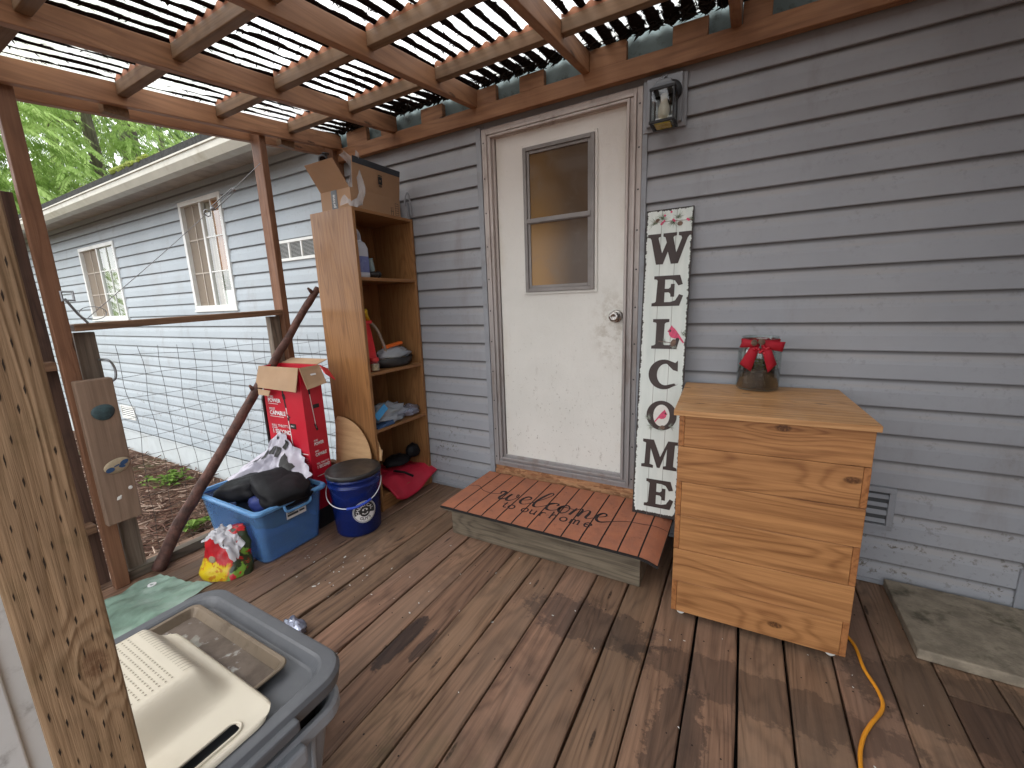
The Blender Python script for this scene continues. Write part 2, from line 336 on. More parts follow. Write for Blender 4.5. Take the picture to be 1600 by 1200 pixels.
def sign_mat():
    m, nt, out = new_mat('distressed_white_sign'); h = NT(nt); o = h.obj(); x, y, z = h.sep(o)
    c = h.mix(h.rng(h.noise(h.mapping(o, (20, 1, 3)), 1, 4), .3, .7), (.60, .655, .625), (.70, .74, .705))
    e1 = h.math('MINIMUM', h.math('SUBTRACT', .105, h.math('ABSOLUTE', x)), h.math('MINIMUM', z, h.math('SUBTRACT', 1.485, z)))
    rag = h.math('MULTIPLY', h.math('POWER', h.noise(h.mapping(o, (55, 1, 60)), 1, 5, .75), 2.2), .036)
    rag2 = h.math('MULTIPLY', h.rng(z, .05, .0, 0, 1), .012)
    d = h.rng(h.math('SUBTRACT', e1, h.math('ADD', rag, rag2)), -.0015, .0005, 1, 0)
    c = h.mix(d, c, (.035, .028, .026))
    groove = h.math('MINIMUM', h.math('ABSOLUTE', h.math('SUBTRACT', x, .033)), h.math('ABSOLUTE', h.math('ADD', x, .033)))
    c = h.mix(h.rng(groove, .0006, .0016, .8, 0), c, (.16, .15, .14))
    c = h.mix(h.rng(h.noise(h.mapping(o, (90, 1, 40)), 1, 4, .7), .66, .72, 0, .5), c, (.40, .40, .37))
    h.link(h.pbsdf(c, .5, 0, .4), out.inputs[0]); return m
M['sign'] = sign_mat()
M['letter'] = plain('dark_brown_letter', (.040, .024, .021), .55, var=.15)
M['paint_pink'] = plain('bird_pink', (.62, .07, .16), .6, var=.2, nscale=60)
M['paint_dark'] = plain('bird_dark', (.04, .02, .02), .6)
M['paint_green'] = plain('needle_green', (.14, .19, .11), .7, var=.3, nscale=50)
M['paint_graygreen'] = plain('needle_pale', (.27, .31, .26), .7, var=.3, nscale=50)
M['paint_brown'] = plain('cone_brown', (.16, .10, .07), .7, var=.3, nscale=80)
M['paint_cream'] = plain('oval_cream', (.72, .72, .68), .6)
M['metal_nickel'] = plain('satin_nickel', (.42, .40, .38), .28, metal=1.0, var=.05)
M['black_metal'] = plain('black_metal', (.014, .014, .016), .42, metal=.2)
M['red_card'] = plain('red_printed_card', (.56, .012, .032), .40, var=.06, nscale=3)
M['card'] = plain('brown_cardboard', (.40, .26, .155), .8, var=.08, nscale=5, bump=.15, bscale=40)
M['card_dim'] = plain('cardboard_box_brown', (.345, .205, .115), .75, var=.06, nscale=5)
M['ink_black'] = plain('black_ink', (.018, .018, .018), .6)
M['ink_white'] = plain('white_ink', (.78, .78, .78), .6)
M['ink_pink'] = plain('pale_red_ink', (.70, .25, .27), .6)
M['ink_brown'] = plain('brown_ink', (.16, .085, .05), .7)
M['tape_dark'] = plain('dark_tape', (.035, .04, .045), .4)
M['strip_dark'] = plain('dark_box_strip', (.035, .04, .05), .55)
def film(name, col, alpha, rough=.15, trans=False):
    m, nt, out = new_mat(name); h = NT(nt); o = h.obj()
    f = h.noise(o, 25, 4, .6)
    p = h.pbsdf(col, rough, 0, .6, h.bump(f, .3, .004))
    tp = h.n('ShaderNodeBsdfTransparent'); tp.inputs[0].default_value = (*[min(1, .45 + .55 * c / max(col)) for c in col], 1)
    mx = h.n('ShaderNodeMixShader'); mx.inputs[0].default_value = alpha
    h.link(tp.outputs[0], mx.inputs[1]); h.link(p, mx.inputs[2]); h.link(mx.outputs[0], out.inputs[0]); return m
M['film_clear'] = film('clear_film', (.62, .63, .66), .42, .12)
M['bin_blue'] = film('translucent_blue_plastic', (.19, .38, .63), .34, .28)
M['bin_blue_rim'] = film('blue_plastic_rim', (.14, .35, .66), .88, .3)
M['bucket_blue'] = film('translucent_deep_blue_plastic', (.008, .027, .18), .68, .22)
M['bucket_solid'] = plain('deep_blue_plastic', (.016, .06, .46), .35)
M['jug'] = film('milky_plastic', (.62, .64, .72), .72, .35)
M['jug_liquid'] = plain('blue_liquid', (.13, .155, .33), .25, var=.05)
M['black_plastic'] = plain('black_plastic', (.018, .017, .018), .42, var=.2, dirt=(.06, .055, .05), dirt_amt=.5, dscale=12)
M['black_cloth'] = plain('black_neoprene', (.010, .010, .012), .55, spec=.18, var=.3, nscale=9, bump=.2, bscale=50, dirt=(.04, .04, .045), dirt_amt=.15)
M['blue_cloth'] = plain('blue_cloth', (.015, .03, .16), .6)
M['cup_teal'] = plain('pale_teal_plastic', (.30, .42, .45), .3)
M['red_plastic'] = plain('red_plastic', (.62, .015, .02), .35)
M['yellow_plastic'] = plain('yellow_plastic', (.78, .50, .02), .4)
M['orange_plastic'] = plain('orange_plastic', (.85, .16, .02), .45)
M['hose'] = film('clear_hose', (.42, .36, .30), .7, .25)
M['cord'] = plain('yellow_orange_cord', (.75, .30, .02), .5)
M['red_cloth'] = plain('red_nylon', (.46, .012, .04), .6, var=.12, bump=.2, bscale=200)
M['tote_lid'] = plain('dark_gray_plastic', (.115, .122, .135), .45, var=.08, dirt=(.20, .20, .20), dirt_amt=.22, dscale=20)
M['tote_gray'] = plain('light_gray_plastic', (.29, .31, .34), .4, var=.06, dirt=(.17, .17, .17), dirt_amt=.3, dscale=9)
def tray_mat():
    m, nt, out = new_mat('grimy_baking_tray'); h = NT(nt); o = h.obj(); x, y, z = h.sep(o)
    c = h.mix(h.rng(h.noise(o, 9, 6, .65), .35, .65), (.105, .078, .060), (.18, .142, .115))
    w = h.rng(h.math('ADD', h.noise(o, 11, 5, .6), h.math('MULTIPLY', h.noise(o, 60, 4, .8), .22)), .665, .70)
    c = h.mix(w, c, (.34, .31, .29)); 
    h.link(h.pbsdf(c, h.rng(w, 0, 1, .55, .12, False), .2, .5, h.bump(h.noise(o, 110, 4), .25, .002)), out.inputs[0]); return m
M['tray'] = tray_mat()
M['tray_rim'] = plain('tray_rim_tan', (.20, .155, .11), .45, metal=.3, dirt=(.09, .06, .04), dirt_amt=.6, dscale=20)
M['beige'] = plain('cream_plastic', (.70, .645, .53), .42, var=.05, nscale=3, dirt=(.50, .42, .30), dirt_amt=.3, dscale=5)
M['hole'] = plain('hole_shadow', (.26, .22, .165), .9)
M['tarp'] = plain('green_tarp', (.22, .33, .26), .42, var=.25, nscale=9, bump=.6, bscale=25, dirt=(.42, .52, .46), dirt_amt=.6, dscale=7)
def seed_mat():
    m, nt, out = new_mat('printed_seed_bag'); h = NT(nt); o = h.obj(); x, y, z = h.sep(o)
    nz = h.noise(o, 9, 4, .6, .5)
    c = h.mix(h.rng(nz, .40, .44), (.46, .012, .02), (.58, .022, .03))
    dk = h.rng(h.math('ADD', h.math('SUBTRACT', x, .03), h.math('MULTIPLY', h.math('SUBTRACT', nz, .5), .35)), .035, .05)
    c = h.mix(dk, c, (.03, .045, .02))
    c = h.mix(h.math('MULTIPLY', dk, h.rng(h.noise(o, 17, 3), .52, .56)), c, (.16, .30, .04))
    c = h.mix(h.math('MULTIPLY', dk, h.rng(h.noise(o, 13, 3), .60, .63)), c, (.50, .02, .03))
    fl = h.math('MULTIPLY', h.rng(h.math('ADD', z, h.math('MULTIPLY', h.math('SUBTRACT', nz, .5), .16)), .075, .062), h.rng(h.math('ABSOLUTE', h.math('ADD', x, .02)), .10, .08))
    c = h.mix(fl, c, (.74, .55, .02))
    c = h.mix(h.math('MULTIPLY', fl, h.rng(h.noise(o, 45, 3), .55, .62)), c, (.60, .25, .01))
    lf = h.math('MULTIPLY', h.rng(x, -.09, -.105), h.rng(z, .09, .11))
    c = h.mix(lf, c, (.74, .25, .02))
    h.link(h.pbsdf(c, .28, 0, .5, h.bump(h.noise(o, 20, 4), .5, .01)), out.inputs[0]); return m
M['seed'] = seed_mat()
M['white_poly'] = plain('white_plastic_bag', (.62, .61, .64), .32, var=.1, bump=.4, bscale=22)
M['gray_poly'] = plain('silver_gray_bag', (.47, .455, .53), .33, var=.12, nscale=8, bump=.3, bscale=18)
M['soil'] = plain('potting_soil', (.022, .012, .009), .9, var=.4, nscale=90, bump=.8, bscale=160)
M['jar_plant'] = leaf_mat('jar_plant', (.045, .09, .02), (.12, .18, .04), .3)
M['ribbon'] = plain('red_ribbon', (.36, .003, .016), .8, var=.12)
M['berry'] = plain('red_berry', (.42, .006, .02), .25)
def glass(name, tint=(.93, .97, .96)):
    m, nt, out = new_mat(name); h = NT(nt)
    tp = h.n('ShaderNodeBsdfTransparent'); tp.inputs[0].default_value = (*tint, 1)
    gl = h.n('ShaderNodeBsdfGlossy'); gl.inputs[1].default_value = .03
    lw = h.n('ShaderNodeLayerWeight'); lw.inputs[0].default_value = .22
    mx = h.n('ShaderNodeMixShader'); h.link(h.rng(lw.outputs[1], 0, 1, .05, .75, False), mx.inputs[0])
    h.link(tp.outputs[0], mx.inputs[1]); h.link(gl.outputs[0], mx.inputs[2]); h.link(mx.outputs[0], out.inputs[0]); return m
M['glass'] = glass('clear_glass')
M['glass_screen'] = film('screened_glass', (.30, .255, .205), .55, .7)
M['bulb'] = plain('frosted_bulb', (.70, .66, .57), .4)
M['amber'] = plain('amber_glass_bottom', (.48, .36, .06), .25)
M['white_paint'] = plain('scuffed_white_paint', (.66, .69, .70), .5, var=.05, dirt=(.10, .09, .085), dirt_amt=.75, dscale=13)
M['slate'] = plain('slate_stone_blue', (.035, .065, .072), .55, var=.4, nscale=40)
M['stone_cream'] = plain('painted_stone_cream', (.36, .29, .19), .6, var=.2, nscale=20)
M['stone_blue'] = plain('painted_stone_blue', (.03, .075, .17), .55)
M['wire'] = plain('fence_wire_dark', (.075, .065, .06), .6, metal=.4)
M['steel'] = plain('galvanised_wire', (.30, .31, .32), .4, metal=.8)
M['flake'] = plain('pale_flakes', (.62, .64, .62), .8, var=.25, nscale=9)
M['ziplock'] = film('ziplock_film', (.55, .60, .66), .5, .1)
M['pkt_blue'] = plain('cyan_packet', (.05, .30, .62), .4)
M['pkt_red'] = plain('red_label', (.50, .03, .03), .5)
M['silver_bag'] = plain('silver_foil', (.36, .39, .50), .25, metal=.6, bump=.8, bscale=30)
M['skin_food'] = plain('tan_scraps', (.42, .32, .20), .6, var=.4, nscale=40)
M['led_lens'] = plain('camera_lens', (.01, .01, .012), .1)
M['slotdark'] = plain('vent_dark', (.06, .065, .07), .8)

# ------------------------------------------------------------------ object helpers
XF = {}          # empties: world matrix
def tag(o, label=None, cat=None, group=None, kind=None):
    if label: o['label'] = label
    if cat: o['category'] = cat
    if group: o['group'] = group
    if kind: o['kind'] = kind
    return o
def thing(name, label, cat, loc=(0, 0, 0), rotz=0.0, group=None, rot=None):
    o = bpy.data.objects.new(name, None); COL.objects.link(o)
    o.empty_display_size = .1
    e = rot if rot else (0, 0, rotz)
    o.location = loc; o.rotation_euler = e
    from mathutils import Euler
    XF[o.name] = Matrix.Translation(Vector(loc)) @ Euler(e).to_matrix().to_4x4()
    tag(o, label, cat, group)
    return o
def xf(o):
    while o is not None and o.name not in XF: o = o.parent
    return XF[o.name] if o is not None else Matrix()
def put(me, name, parent=None, mats=(), smooth=False, world=True, base=None, bevel=0.0, segs=2):
    """link a mesh; world=True: vertices were given in world space"""
    if not isinstance(mats, (list, tuple)): mats = [mats]
    for m in mats: me.materials.append(m)
    o = bpy.data.objects.new(name, me); COL.objects.link(o)
    if parent is not None:
        o.parent = parent
        if world: me.transform(xf(parent).inverted())
    elif base is not None:
        o.location = base
        if world: me.transform(Matrix.Translation(-Vector(base)))
    if smooth:
        for p in me.polygons: p.use_smooth = True
    if bevel:
        b = o.modifiers.new('bevel', 'BEVEL'); b.width = bevel; b.segments = segs; b.limit_method = 'ANGLE'; b.angle_limit = RAD(40)
    return o

class MB:
    def __init__(s): s.v = []; s.f = []; s.m = []
    def add(s, vs, fs, mi=0):
        k = len(s.v); s.v += [tuple(v) for v in vs]; s.f += [[k + i for i in f] for f in fs]; s.m += [mi] * len(fs); return s
    def box(s, x0, x1, y0, y1, z0, z1, mi=0, mat=None):
        vs = [Vector(p) for p in ((x0, y0, z0), (x1, y0, z0), (x1, y1, z0), (x0, y1, z0), (x0, y0, z1), (x1, y0, z1), (x1, y1, z1), (x0, y1, z1))]
        if mat is not None: vs = [mat @ v for v in vs]
        return s.add(vs, [(3, 2, 1, 0), (4, 5, 6, 7), (0, 1, 5, 4), (1, 2, 6, 5), (2, 3, 7, 6), (3, 0, 4, 7)], mi)
    def hexa(s, p, mi=0):     # 8 points: bottom 4, top 4
        return s.add(p, [(3, 2, 1, 0), (4, 5, 6, 7), (0, 1, 5, 4), (1, 2, 6, 5), (2, 3, 7, 6), (3, 0, 4, 7)], mi)
    def tube(s, pts, r, n=8, mi=0, caps=True, closed=False):
        pts = [Vector(p) for p in pts]; N = len(pts)
        rr = r if isinstance(r, (list, tuple)) else [r] * N
        k = len(s.v); prev = None
        for i, p in enumerate(pts):
            if closed: t = pts[(i + 1) % N] - pts[i - 1]
            else: t = pts[min(i + 1, N - 1)] - pts[max(i - 1, 0)]
            t.normalize()
            if prev is None:
                a = Vector((0, 0, 1)) if abs(t.z) < .9 else Vector((1, 0, 0))
                u = t.cross(a).normalized()
            else:
                u = (prev - t * prev.dot(t)); u = u.normalized() if u.length > 1e-6 else t.orthogonal().normalized()
            prev = u; w = t.cross(u)
            for j in range(n):
                a = 2 * PI * j / n
                s.v.append(tuple(p + (u * math.cos(a) + w * math.sin(a)) * rr[i]))
        for i in range(N if closed else N - 1):
            i2 = (i + 1) % N
            for j in range(n):
                s.f.append([k + i * n + j, k + i * n + (j + 1) % n, k + i2 * n + (j + 1) % n, k + i2 * n + j]); s.m.append(mi)
        if caps and not closed:
            s.f.append([k + j for j in range(n)][::-1]); s.m.append(mi)
            s.f.append([k + (N - 1) * n + j for j in range(n)]); s.m.append(mi)
        return s
    def lathe(s, prof, c=(0, 0, 0), n=32, mi=0, axis='z', cap0=False, cap1=False, mat=None):
        k = len(s.v)
        for r, h in prof:
            for j in range(n):
                a = 2 * PI * j / n; x, y = r * math.cos(a), r * math.sin(a)
                p = Vector((x, y, h)) if axis == 'z' else (Vector((x, h, y)) if axis == 'y' else Vector((h, x, y)))
                if mat is not None: p = mat @ p
                s.v.append(tuple(p + Vector(c)))
        for i in range(len(prof) - 1):
            for j in range(n):
                q = [k + i * n + j, k + i * n + (j + 1) % n, k + (i + 1) * n + (j + 1) % n, k + (i + 1) * n + j]
                s.f.append(q if axis != 'y' else q[::-1]); s.m.append(mi)
        if cap0: s.f.append([k + j for j in range(n)][::-1]); s.m.append(mi)
        if cap1: s.f.append([k + (len(prof) - 1) * n + j for j in range(n)]); s.m.append(mi)
        return s
    def sphere(s, c, r, n=12, m=8, mi=0, sc=(1, 1, 1)):
        prof = [(math.sin(PI * i / m) * r, -math.cos(PI * i / m) * r) for i in range(m + 1)]
        k = len(s.v); s.lathe([(max(a, 1e-5), b) for a, b in prof], (0, 0, 0), n, mi)
        for i in range(k, len(s.v)):
            v = s.v[i]; s.v[i] = (c[0] + v[0] * sc[0], c[1] + v[1] * sc[1], c[2] + v[2] * sc[2])
        return s
    def quad(s, a, b, c, d, mi=0): return s.add([a, b, c, d], [(0, 1, 2, 3)], mi)
    def grid(s, fn, nu, nv, mi=0, closed_u=False):
        k = len(s.v)
        for i in range(nu + (0 if closed_u else 1)):
            for j in range(nv + 1): s.v.append(tuple(fn(i / nu, j / nv)))
        W = nv + 1; U = nu if closed_u else nu + 1
        for i in range(nu):
            i2 = (i + 1) % U
            for j in range(nv):
                s.f.append([k + i * W + j, k + i2 * W + j, k + i2 * W + j + 1, k + i * W + j + 1]); s.m.append(mi)
        return s
    def mesh(s, name):
        me = bpy.data.meshes.new(name); me.from_pydata(s.v, [], s.f)
        me.polygons.foreach_set('material_index', s.m); me.update()
        return me
    def build(s, name, mats, parent=None, **kw): return put(s.mesh(name), name, parent, mats, **kw)

def curve_mesh(name, loops, depth, mat):
    """filled 2-D outline (with holes), extruded; mat places (u,v,0) in space"""
    cu = bpy.data.curves.new(name, 'CURVE'); cu.dimensions = '2D'; cu.fill_mode = 'BOTH'; cu.extrude = depth / 2
    for L in loops:
        sp = cu.splines.new('POLY'); sp.points.add(len(L) - 1); sp.use_cyclic_u = True
        for p, (u, v) in zip(sp.points, L): p.co = (u, v, 0, 1)
    return conv(cu, mat)
def conv(cu, mat):
    o = bpy.data.objects.new('tmp', cu); COL.objects.link(o)
    dg = bpy.context.evaluated_depsgraph_get(); dg.update()
    me = bpy.data.meshes.new_from_object(o.evaluated_get(dg)); bpy.data.objects.remove(o); bpy.data.curves.remove(cu)
    me.materials.clear(); me.transform(mat); return me
def text_mesh(body, size, mat, depth=.001, bold=0.0, align='LEFT', sx=1.0):
    cu = bpy.data.curves.new('t', 'FONT'); cu.body = body; cu.size = size; cu.extrude = depth / 2; cu.offset = bold
    cu.align_x = align; cu.resolution_u = 4
    return conv(cu, mat @ Matrix.Diagonal((sx, 1, 1, 1)))
def join_meshes(name, lst):
    bm = bmesh.new()
    for me in lst: bm.from_mesh(me)
    r = bpy.data.meshes.new(name); bm.to_mesh(r); bm.free(); return r
def frame(origin, u, v):
    """matrix whose x,y axes are u,v (world) and z = u x v"""
    u = Vector(u).normalized(); v = Vector(v); v = (v - u * v.dot(u)).normalized(); w = u.cross(v)
    m = Matrix((u, v, w)).transposed().to_4x4(); m.translation = Vector(origin); return m
def smooth_path(p, n=6):
    p = [Vector(q) for q in p]; out = []
    for i in range(len(p) - 1):
        a, b, c, d = p[max(i - 1, 0)], p[i], p[i + 1], p[min(i + 2, len(p) - 1)]
        for k in range(n):
            t = k / n
            out.append(.5 * ((2 * b) + (c - a) * t + (2 * a - 5 * b + 4 * c - d) * t * t + (3 * b - a - 3 * c + d) * t ** 3))
    out.append(p[-1]); return out

# ------------------------------------------------------------------ camera
f_px = 645.766
right = Vector((0.8741132, 0.4845440, -0.0338116)); up = Vector((-0.0643968, 0.1846047, 0.9807009)); fwd = Vector((-0.4814345, 0.8550662, -0.1925685))
cam = bpy.data.cameras.new('camera'); co = bpy.data.objects.new('camera', cam); COL.objects.link(co)
mw = Matrix((right, up, -fwd)).transposed().to_4x4(); mw.translation = (0, -2.1843, 1.2638)
co.matrix_world = mw
cam.sensor_width = 36; cam.lens = f_px / 1600 * 36; cam.clip_start = .02; cam.clip_end = 500
S.camera = co

# ------------------------------------------------------------------ world and sun
SUN_EL, SUN_AZ = RAD(52), RAD(215)     # bright overcast, light from the yard side
w = bpy.data.worlds.new('World'); S.world = w; w.use_nodes = True
nt = w.node_tree; nt.nodes.clear(); h = NT(nt)
sky = h.n('ShaderNodeTexSky', sky_type='NISHITA'); sky.sun_disc = False; sky.sun_elevation = SUN_EL; sky.sun_rotation = SUN_AZ
sky.air_density = 1.4; sky.dust_density = 3.0
hs = h.n('ShaderNodeHueSaturation'); hs.inputs['Saturation'].default_value = .42; hs.inputs['Value'].default_value = 1.0
h.link(sky.outputs[0], hs.inputs['Color'])
bg = h.n('ShaderNodeBackground'); cl = h.noise(h.mapping(h.n('ShaderNodeTexCoord').outputs['Generated'], (1, 1, 2.2)), 2.4, 5, .55)
cloud = h.mix(h.rng(cl, .3, .7), (17.0, 17.8, 19.0), (25.5, 25.7, 26.0))
h.link(h.mix(.72, hs.outputs[0], cloud), bg.inputs[0]); bg.inputs[1].default_value = .15
wo = h.n('ShaderNodeOutputWorld'); h.link(bg.outputs[0], wo.inputs[0])
sl = bpy.data.lights.new('sun', 'SUN'); sl.energy = 1.5; sl.angle = RAD(28); sl.color = (1, .95, .88)
so = bpy.data.objects.new('sun', sl); COL.objects.link(so)
sd = Vector((math.sin(SUN_AZ) * math.cos(SUN_EL), math.cos(SUN_AZ) * math.cos(SUN_EL), math.sin(SUN_EL)))
so.rotation_euler = sd.to_track_quat('Z', 'Y').to_euler(); so.location = sd * 20

# ------------------------------------------------------------------ ground, litter
GZ = -.55
g = MB(); g.grid(lambda u, v: ((u - .5) * 240 - 10, (v - .5) * 240, GZ), 4, 4)
tag(g.build('ground', M['ground']), kind='structure')
tw = MB()
rnd = random.Random(3)
for i in range(5200):
    x = -2.7 - 6.0 * rnd.random() ** 1.4; y = rnd.uniform(-2.6, -.03)
    L = rnd.uniform(.04, .22) * (1.6 if rnd.random() < .08 else 1); a = rnd.uniform(0, PI); r = rnd.uniform(.002, .006) * (1.5 if rnd.random() < .1 else 1)
    z = GZ + rnd.uniform(.003, .05); t = rnd.uniform(-.12, .12)
    d = Vector((math.cos(a), math.sin(a), t)) * L / 2; p = Vector((x, y, z + abs(t) * L / 2)); k = Vector((-math.sin(a), math.cos(a), .3)) * L * rnd.uniform(-.12, .12)
    tw.tube([p - d, p + k, p + d], [r, r, r * .6], 4)
tag(tw.build('twig_litter', M['twig']), 'brown twigs and bark chips covering the ground beyond the wire fence', 'ground litter', kind='stuff')
def weed(x, y, n, sz, label):
    mb = MB(); r = random.Random(int(x * 100))
    for i in range(n):
        a = r.uniform(0, 2 * PI); d = r.uniform(.02, sz); px, py = x + math.cos(a) * d, y + math.sin(a) * d; hz = GZ + r.uniform(.04, .11)
        l = r.uniform(.03, .06); b = r.uniform(0, 2 * PI); ux, uy = math.cos(b) * l, math.sin(b) * l
        mb.add([(px - ux, py - uy, hz), (px + uy * .5, py - ux * .5, hz + .012), (px + ux, py + uy, hz - .01), (px - uy * .5, py + ux * .5, hz + .012)], [(0, 1, 2), (0, 2, 3)])
        mb.tube([(x + (px - x) * .3, y + (py - y) * .3, GZ), (px, py, hz)], .0015, 3)
    o = mb.build('ground_plant', M['weed'], base=(x, y, GZ)); tag(o, label, 'plant', 'low green plants in the mulch')
weed(-5.35, -.36, 60, .26, 'broad low green plant growing in mulch near the white house skirting')
weed(-3.95, -.72, 20, .10, 'small pale green seedling in mulch beside the leaning branch')
weed(-3.30, -.85, 18, .10, 'pale gray green seedling in mulch just beyond the bottom fence rail')

# ------------------------------------------------------------------ deck
P_B = .146; X0 = -1.40226
dk = MB(); rb = random.Random(5)
for j in range(-9, 31):
    xa, xb = X0 + P_B * j, X0 + P_B * (j + 1)
    if xa < -2.72 or xa > 2.9: continue
    gL, gR = rb.uniform(.0015, .005), rb.uniform(.0015, .005)
    segs = [(-4.2, -.003)]
    if j == 14: segs = [(-4.2, -.58), (-.576, -.003)]
    for (ya, yb) in segs:
        n = 46; dz = rb.uniform(-.002, .002)
        k = len(dk.v); seed = rb.random() * 50
        for i in range(n + 1):
            y = ya + (yb - ya) * i / n
            wl = .0028 * mnoise.noise((y * 3.2, seed, 0)) + .0018 * mnoise.noise((y * 14, seed, 1)); wr = .0028 * mnoise.noise((y * 3.2, seed, 5)) + .0018 * mnoise.noise((y * 14, seed, 6))
            if j == -2 and -1.35 < y < -.85: wr -= .012 * max(0, mnoise.noise((y * 9, 3, 3))) + .006
            cup = .0015 * mnoise.noise((y * 1.5, seed, 9))
            x0, x1 = xa + gL + wl, xb - gR + wr
            for (x, z) in ((x0, -.038), (x0, -.0035 + dz), (x0 + .0045, dz), (x0 + (x1 - x0) * .5, dz + cup), (x1 - .0045, dz), (x1, -.0035 + dz), (x1, -.038)): dk.v.append((x, y, z))
        for i in range(n):
            for c in range(6):
                a = k + i * 7 + c; dk.f.append([a, a + 1, a + 8, a + 7][::-1]); dk.m.append(0)
        dk.f.append([k + c for c in range(7)]); dk.m.append(0); dk.f.append([k + n * 7 + c for c in range(7)][::-1]); dk.m.append(0)
for j in range(-8, 20):
    for yj in (-.30, -.71, -1.12, -1.53, -1.94):
        for q in (.035, .108):
            nx_, ny_ = X0 + P_B * j + q + rb.uniform(-.008, .008), yj + rb.uniform(-.012, .012); r_ = rb.uniform(.0022, .0032)
            dk.add([(nx_ + r_ * math.cos(a), ny_ + r_ * math.sin(a), .0032) for a in [PI / 4 * k_ for k_ in range(8)]], [tuple(range(8))], 1)
dk.box(-2.70, 2.98, -4.18, -.02, -.20, -.06, 1)            # dark joists seen through the gaps
tag(dk.build('deck', [M['deck'], M['litter_dark']], smooth=False), kind='structure')
fk = MB(); rf = random.Random(11)
spots = []
for i in range(26): spots.append((rf.gauss(-1.68, .16), rf.gauss(-1.02, .12)))
for i in range(80): spots.append((rf.uniform(-1.9, 1.2), rf.uniform(-1.9, -.55)))
for (x, y) in spots:
    s_ = rf.uniform(.0015, .0045) * (1.7 if rf.random() < .12 else 1); a = rf.uniform(0, PI); n = 6
    ring = [(x + math.cos(a) * math.cos(t) * s_ * 1.5 - math.sin(a) * math.sin(t) * s_ * .7, y + math.sin(a) * math.cos(t) * s_ * 1.5 + math.cos(a) * math.sin(t) * s_ * .7, .0042 + rf.uniform(0, .0012)) for t in [2 * PI * q / n + rf.uniform(-.3, .3) for q in range(n)]]
    fk.add(ring, [tuple(range(n))])
tag(fk.build('pale_flakes', M['flake']), 'tiny white petals and paint flakes scattered over the deck boards', 'flakes', kind='stuff')

# ------------------------------------------------------------------ house
house = thing('house', 'single storey house clad in gray blue lap siding with a white door', 'house', (0, 0, GZ))
LP = .11423; Z_ref = 2.05145541 - 18 * LP     # z of the lowest lap bottom edge near the deck
def laps(mb, x0, x1, z0, z1):
    nseg = max(1, int((x1 - x0) / 1.2)); k0 = math.floor((z0 - Z_ref) / LP) - 1
    for k in range(k0, 40):
        b = Z_ref + k * LP; t = b + LP
        if t <= z0 + .004 or b >= z1 - .004: continue
        lo, hi = max(b, z0), min(t, z1)
        prof = [(b, -.002), (b, -.0170), (b + .004, -.0185), (b + .060, -.0162), (b + .074, -.0138), (t, -.0045)]
        pr = []
        for (z, y) in prof: pr.append((min(max(z, lo), hi), y))
        kk = len(mb.v)
        for i in range(nseg + 1):
            x = x0 + (x1 - x0) * i / nseg
            for (z, y) in pr:
                mb.v.append((x, y + .0012 * mnoise.noise((x * 1.7, z * 3, 0)), z))
        W = len(pr)
        for i in range(nseg):
            for c in range(W - 1):
                a = kk + i * W + c; mb.f.append([a, a + W, a + W + 1, a + 1][::-1]); mb.m.append(0)
sd_ = MB()
laps(sd_, -12.0, -4.855, -.24, 2.47) if False else None
# pieces round the two windows, vents and the door
W1 = (-4.84, -4.09, 1.297, 2.31); W2 = (-7.56, -6.47, 1.23, 2.13)
def wall_band(x0, x1, z0, z1): laps(sd_, x0, x1, z0, z1)
wall_band(-14.0, W2[0], -.24, 2.50); wall_band(W2[0], W2[1], -.24, W2[2]); wall_band(W2[0], W2[1], W2[3], 2.50)
wall_band(W2[1], W1[0], -.24, 2.50); wall_band(W1[0], W1[1], -.24, W1[2]); wall_band(W1[0], W1[1], W1[3], 2.50)
wall_band(W1[1], -2.6, -.24, 2.50); wall_band(-2.6, -1.398, -.24, 2.34); wall_band(-.472, .995, .015, 2.32); wall_band(.995, 3.0, .2, 2.32)
sd_.box(-14.0, 3.0, .0, .02, -.24, .0)
sd_.box(-14.0, W2[0], .0, .02, .0, 2.5); sd_.box(W2[1], W1[0], .0, .02, .0, 2.5); sd_.box(W1[1], -2.6, .0, .02, .0, 2.5); sd_.box(-2.6, -1.36, .0, .02, .0, 2.34); sd_.box(-.47, 3.0, .0, .02, .0, 2.34)
sd_.box(W2[0], W2[1], .03, .05, .0, 2.5); sd_.box(W1[0], W1[1], .03, .05, .0, 2.5); sd_.box(-1.36, -.47, .005, .02, .0, 2.34)
sd_.box(-14.0, -13.98, .05, 7.0, -.3, 2.5); sd_.box(2.98, 3.0, .03, 7.0, -.3, 2.5); sd_.box(-14.0, 3.0, 7.0, 7.02, -.3, 2.5)
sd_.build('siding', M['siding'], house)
tr = MB()
tr.box(-1.400, -1.366, -.024, -.002, .05, 2.235)            # channel left of the door
tr.box(-.472, -.448, -.024, -.002, .03, 2.225)              # and right of it
tr.box(.985, 1.05, -.028, -.0175, .0, .20); tr.box(1.05, 3.0, -.026, -.0175, .0, .20)
tr.box(-1.88, -1.40, -.024, -.002, .003, .022); tr.box(-.45, .985, -.026, -.002, .003, .022)
tr.build('corner_trim', M['siding_trim'], house, bevel=.002)
sk = MB(); sk.box(-14.0, -2.72, -.012, .0, GZ - .05, -.243); sk.box(-14.0, -2.72, -.02, -.0125, -.262, -.243)
sk.build('skirting', M['skirting'], house)
mn = MB(); mn.box(-2.6, 3.0, -.010, .0, 2.345, 2.60)
mn.build('fascia_board', M['mint'], house)
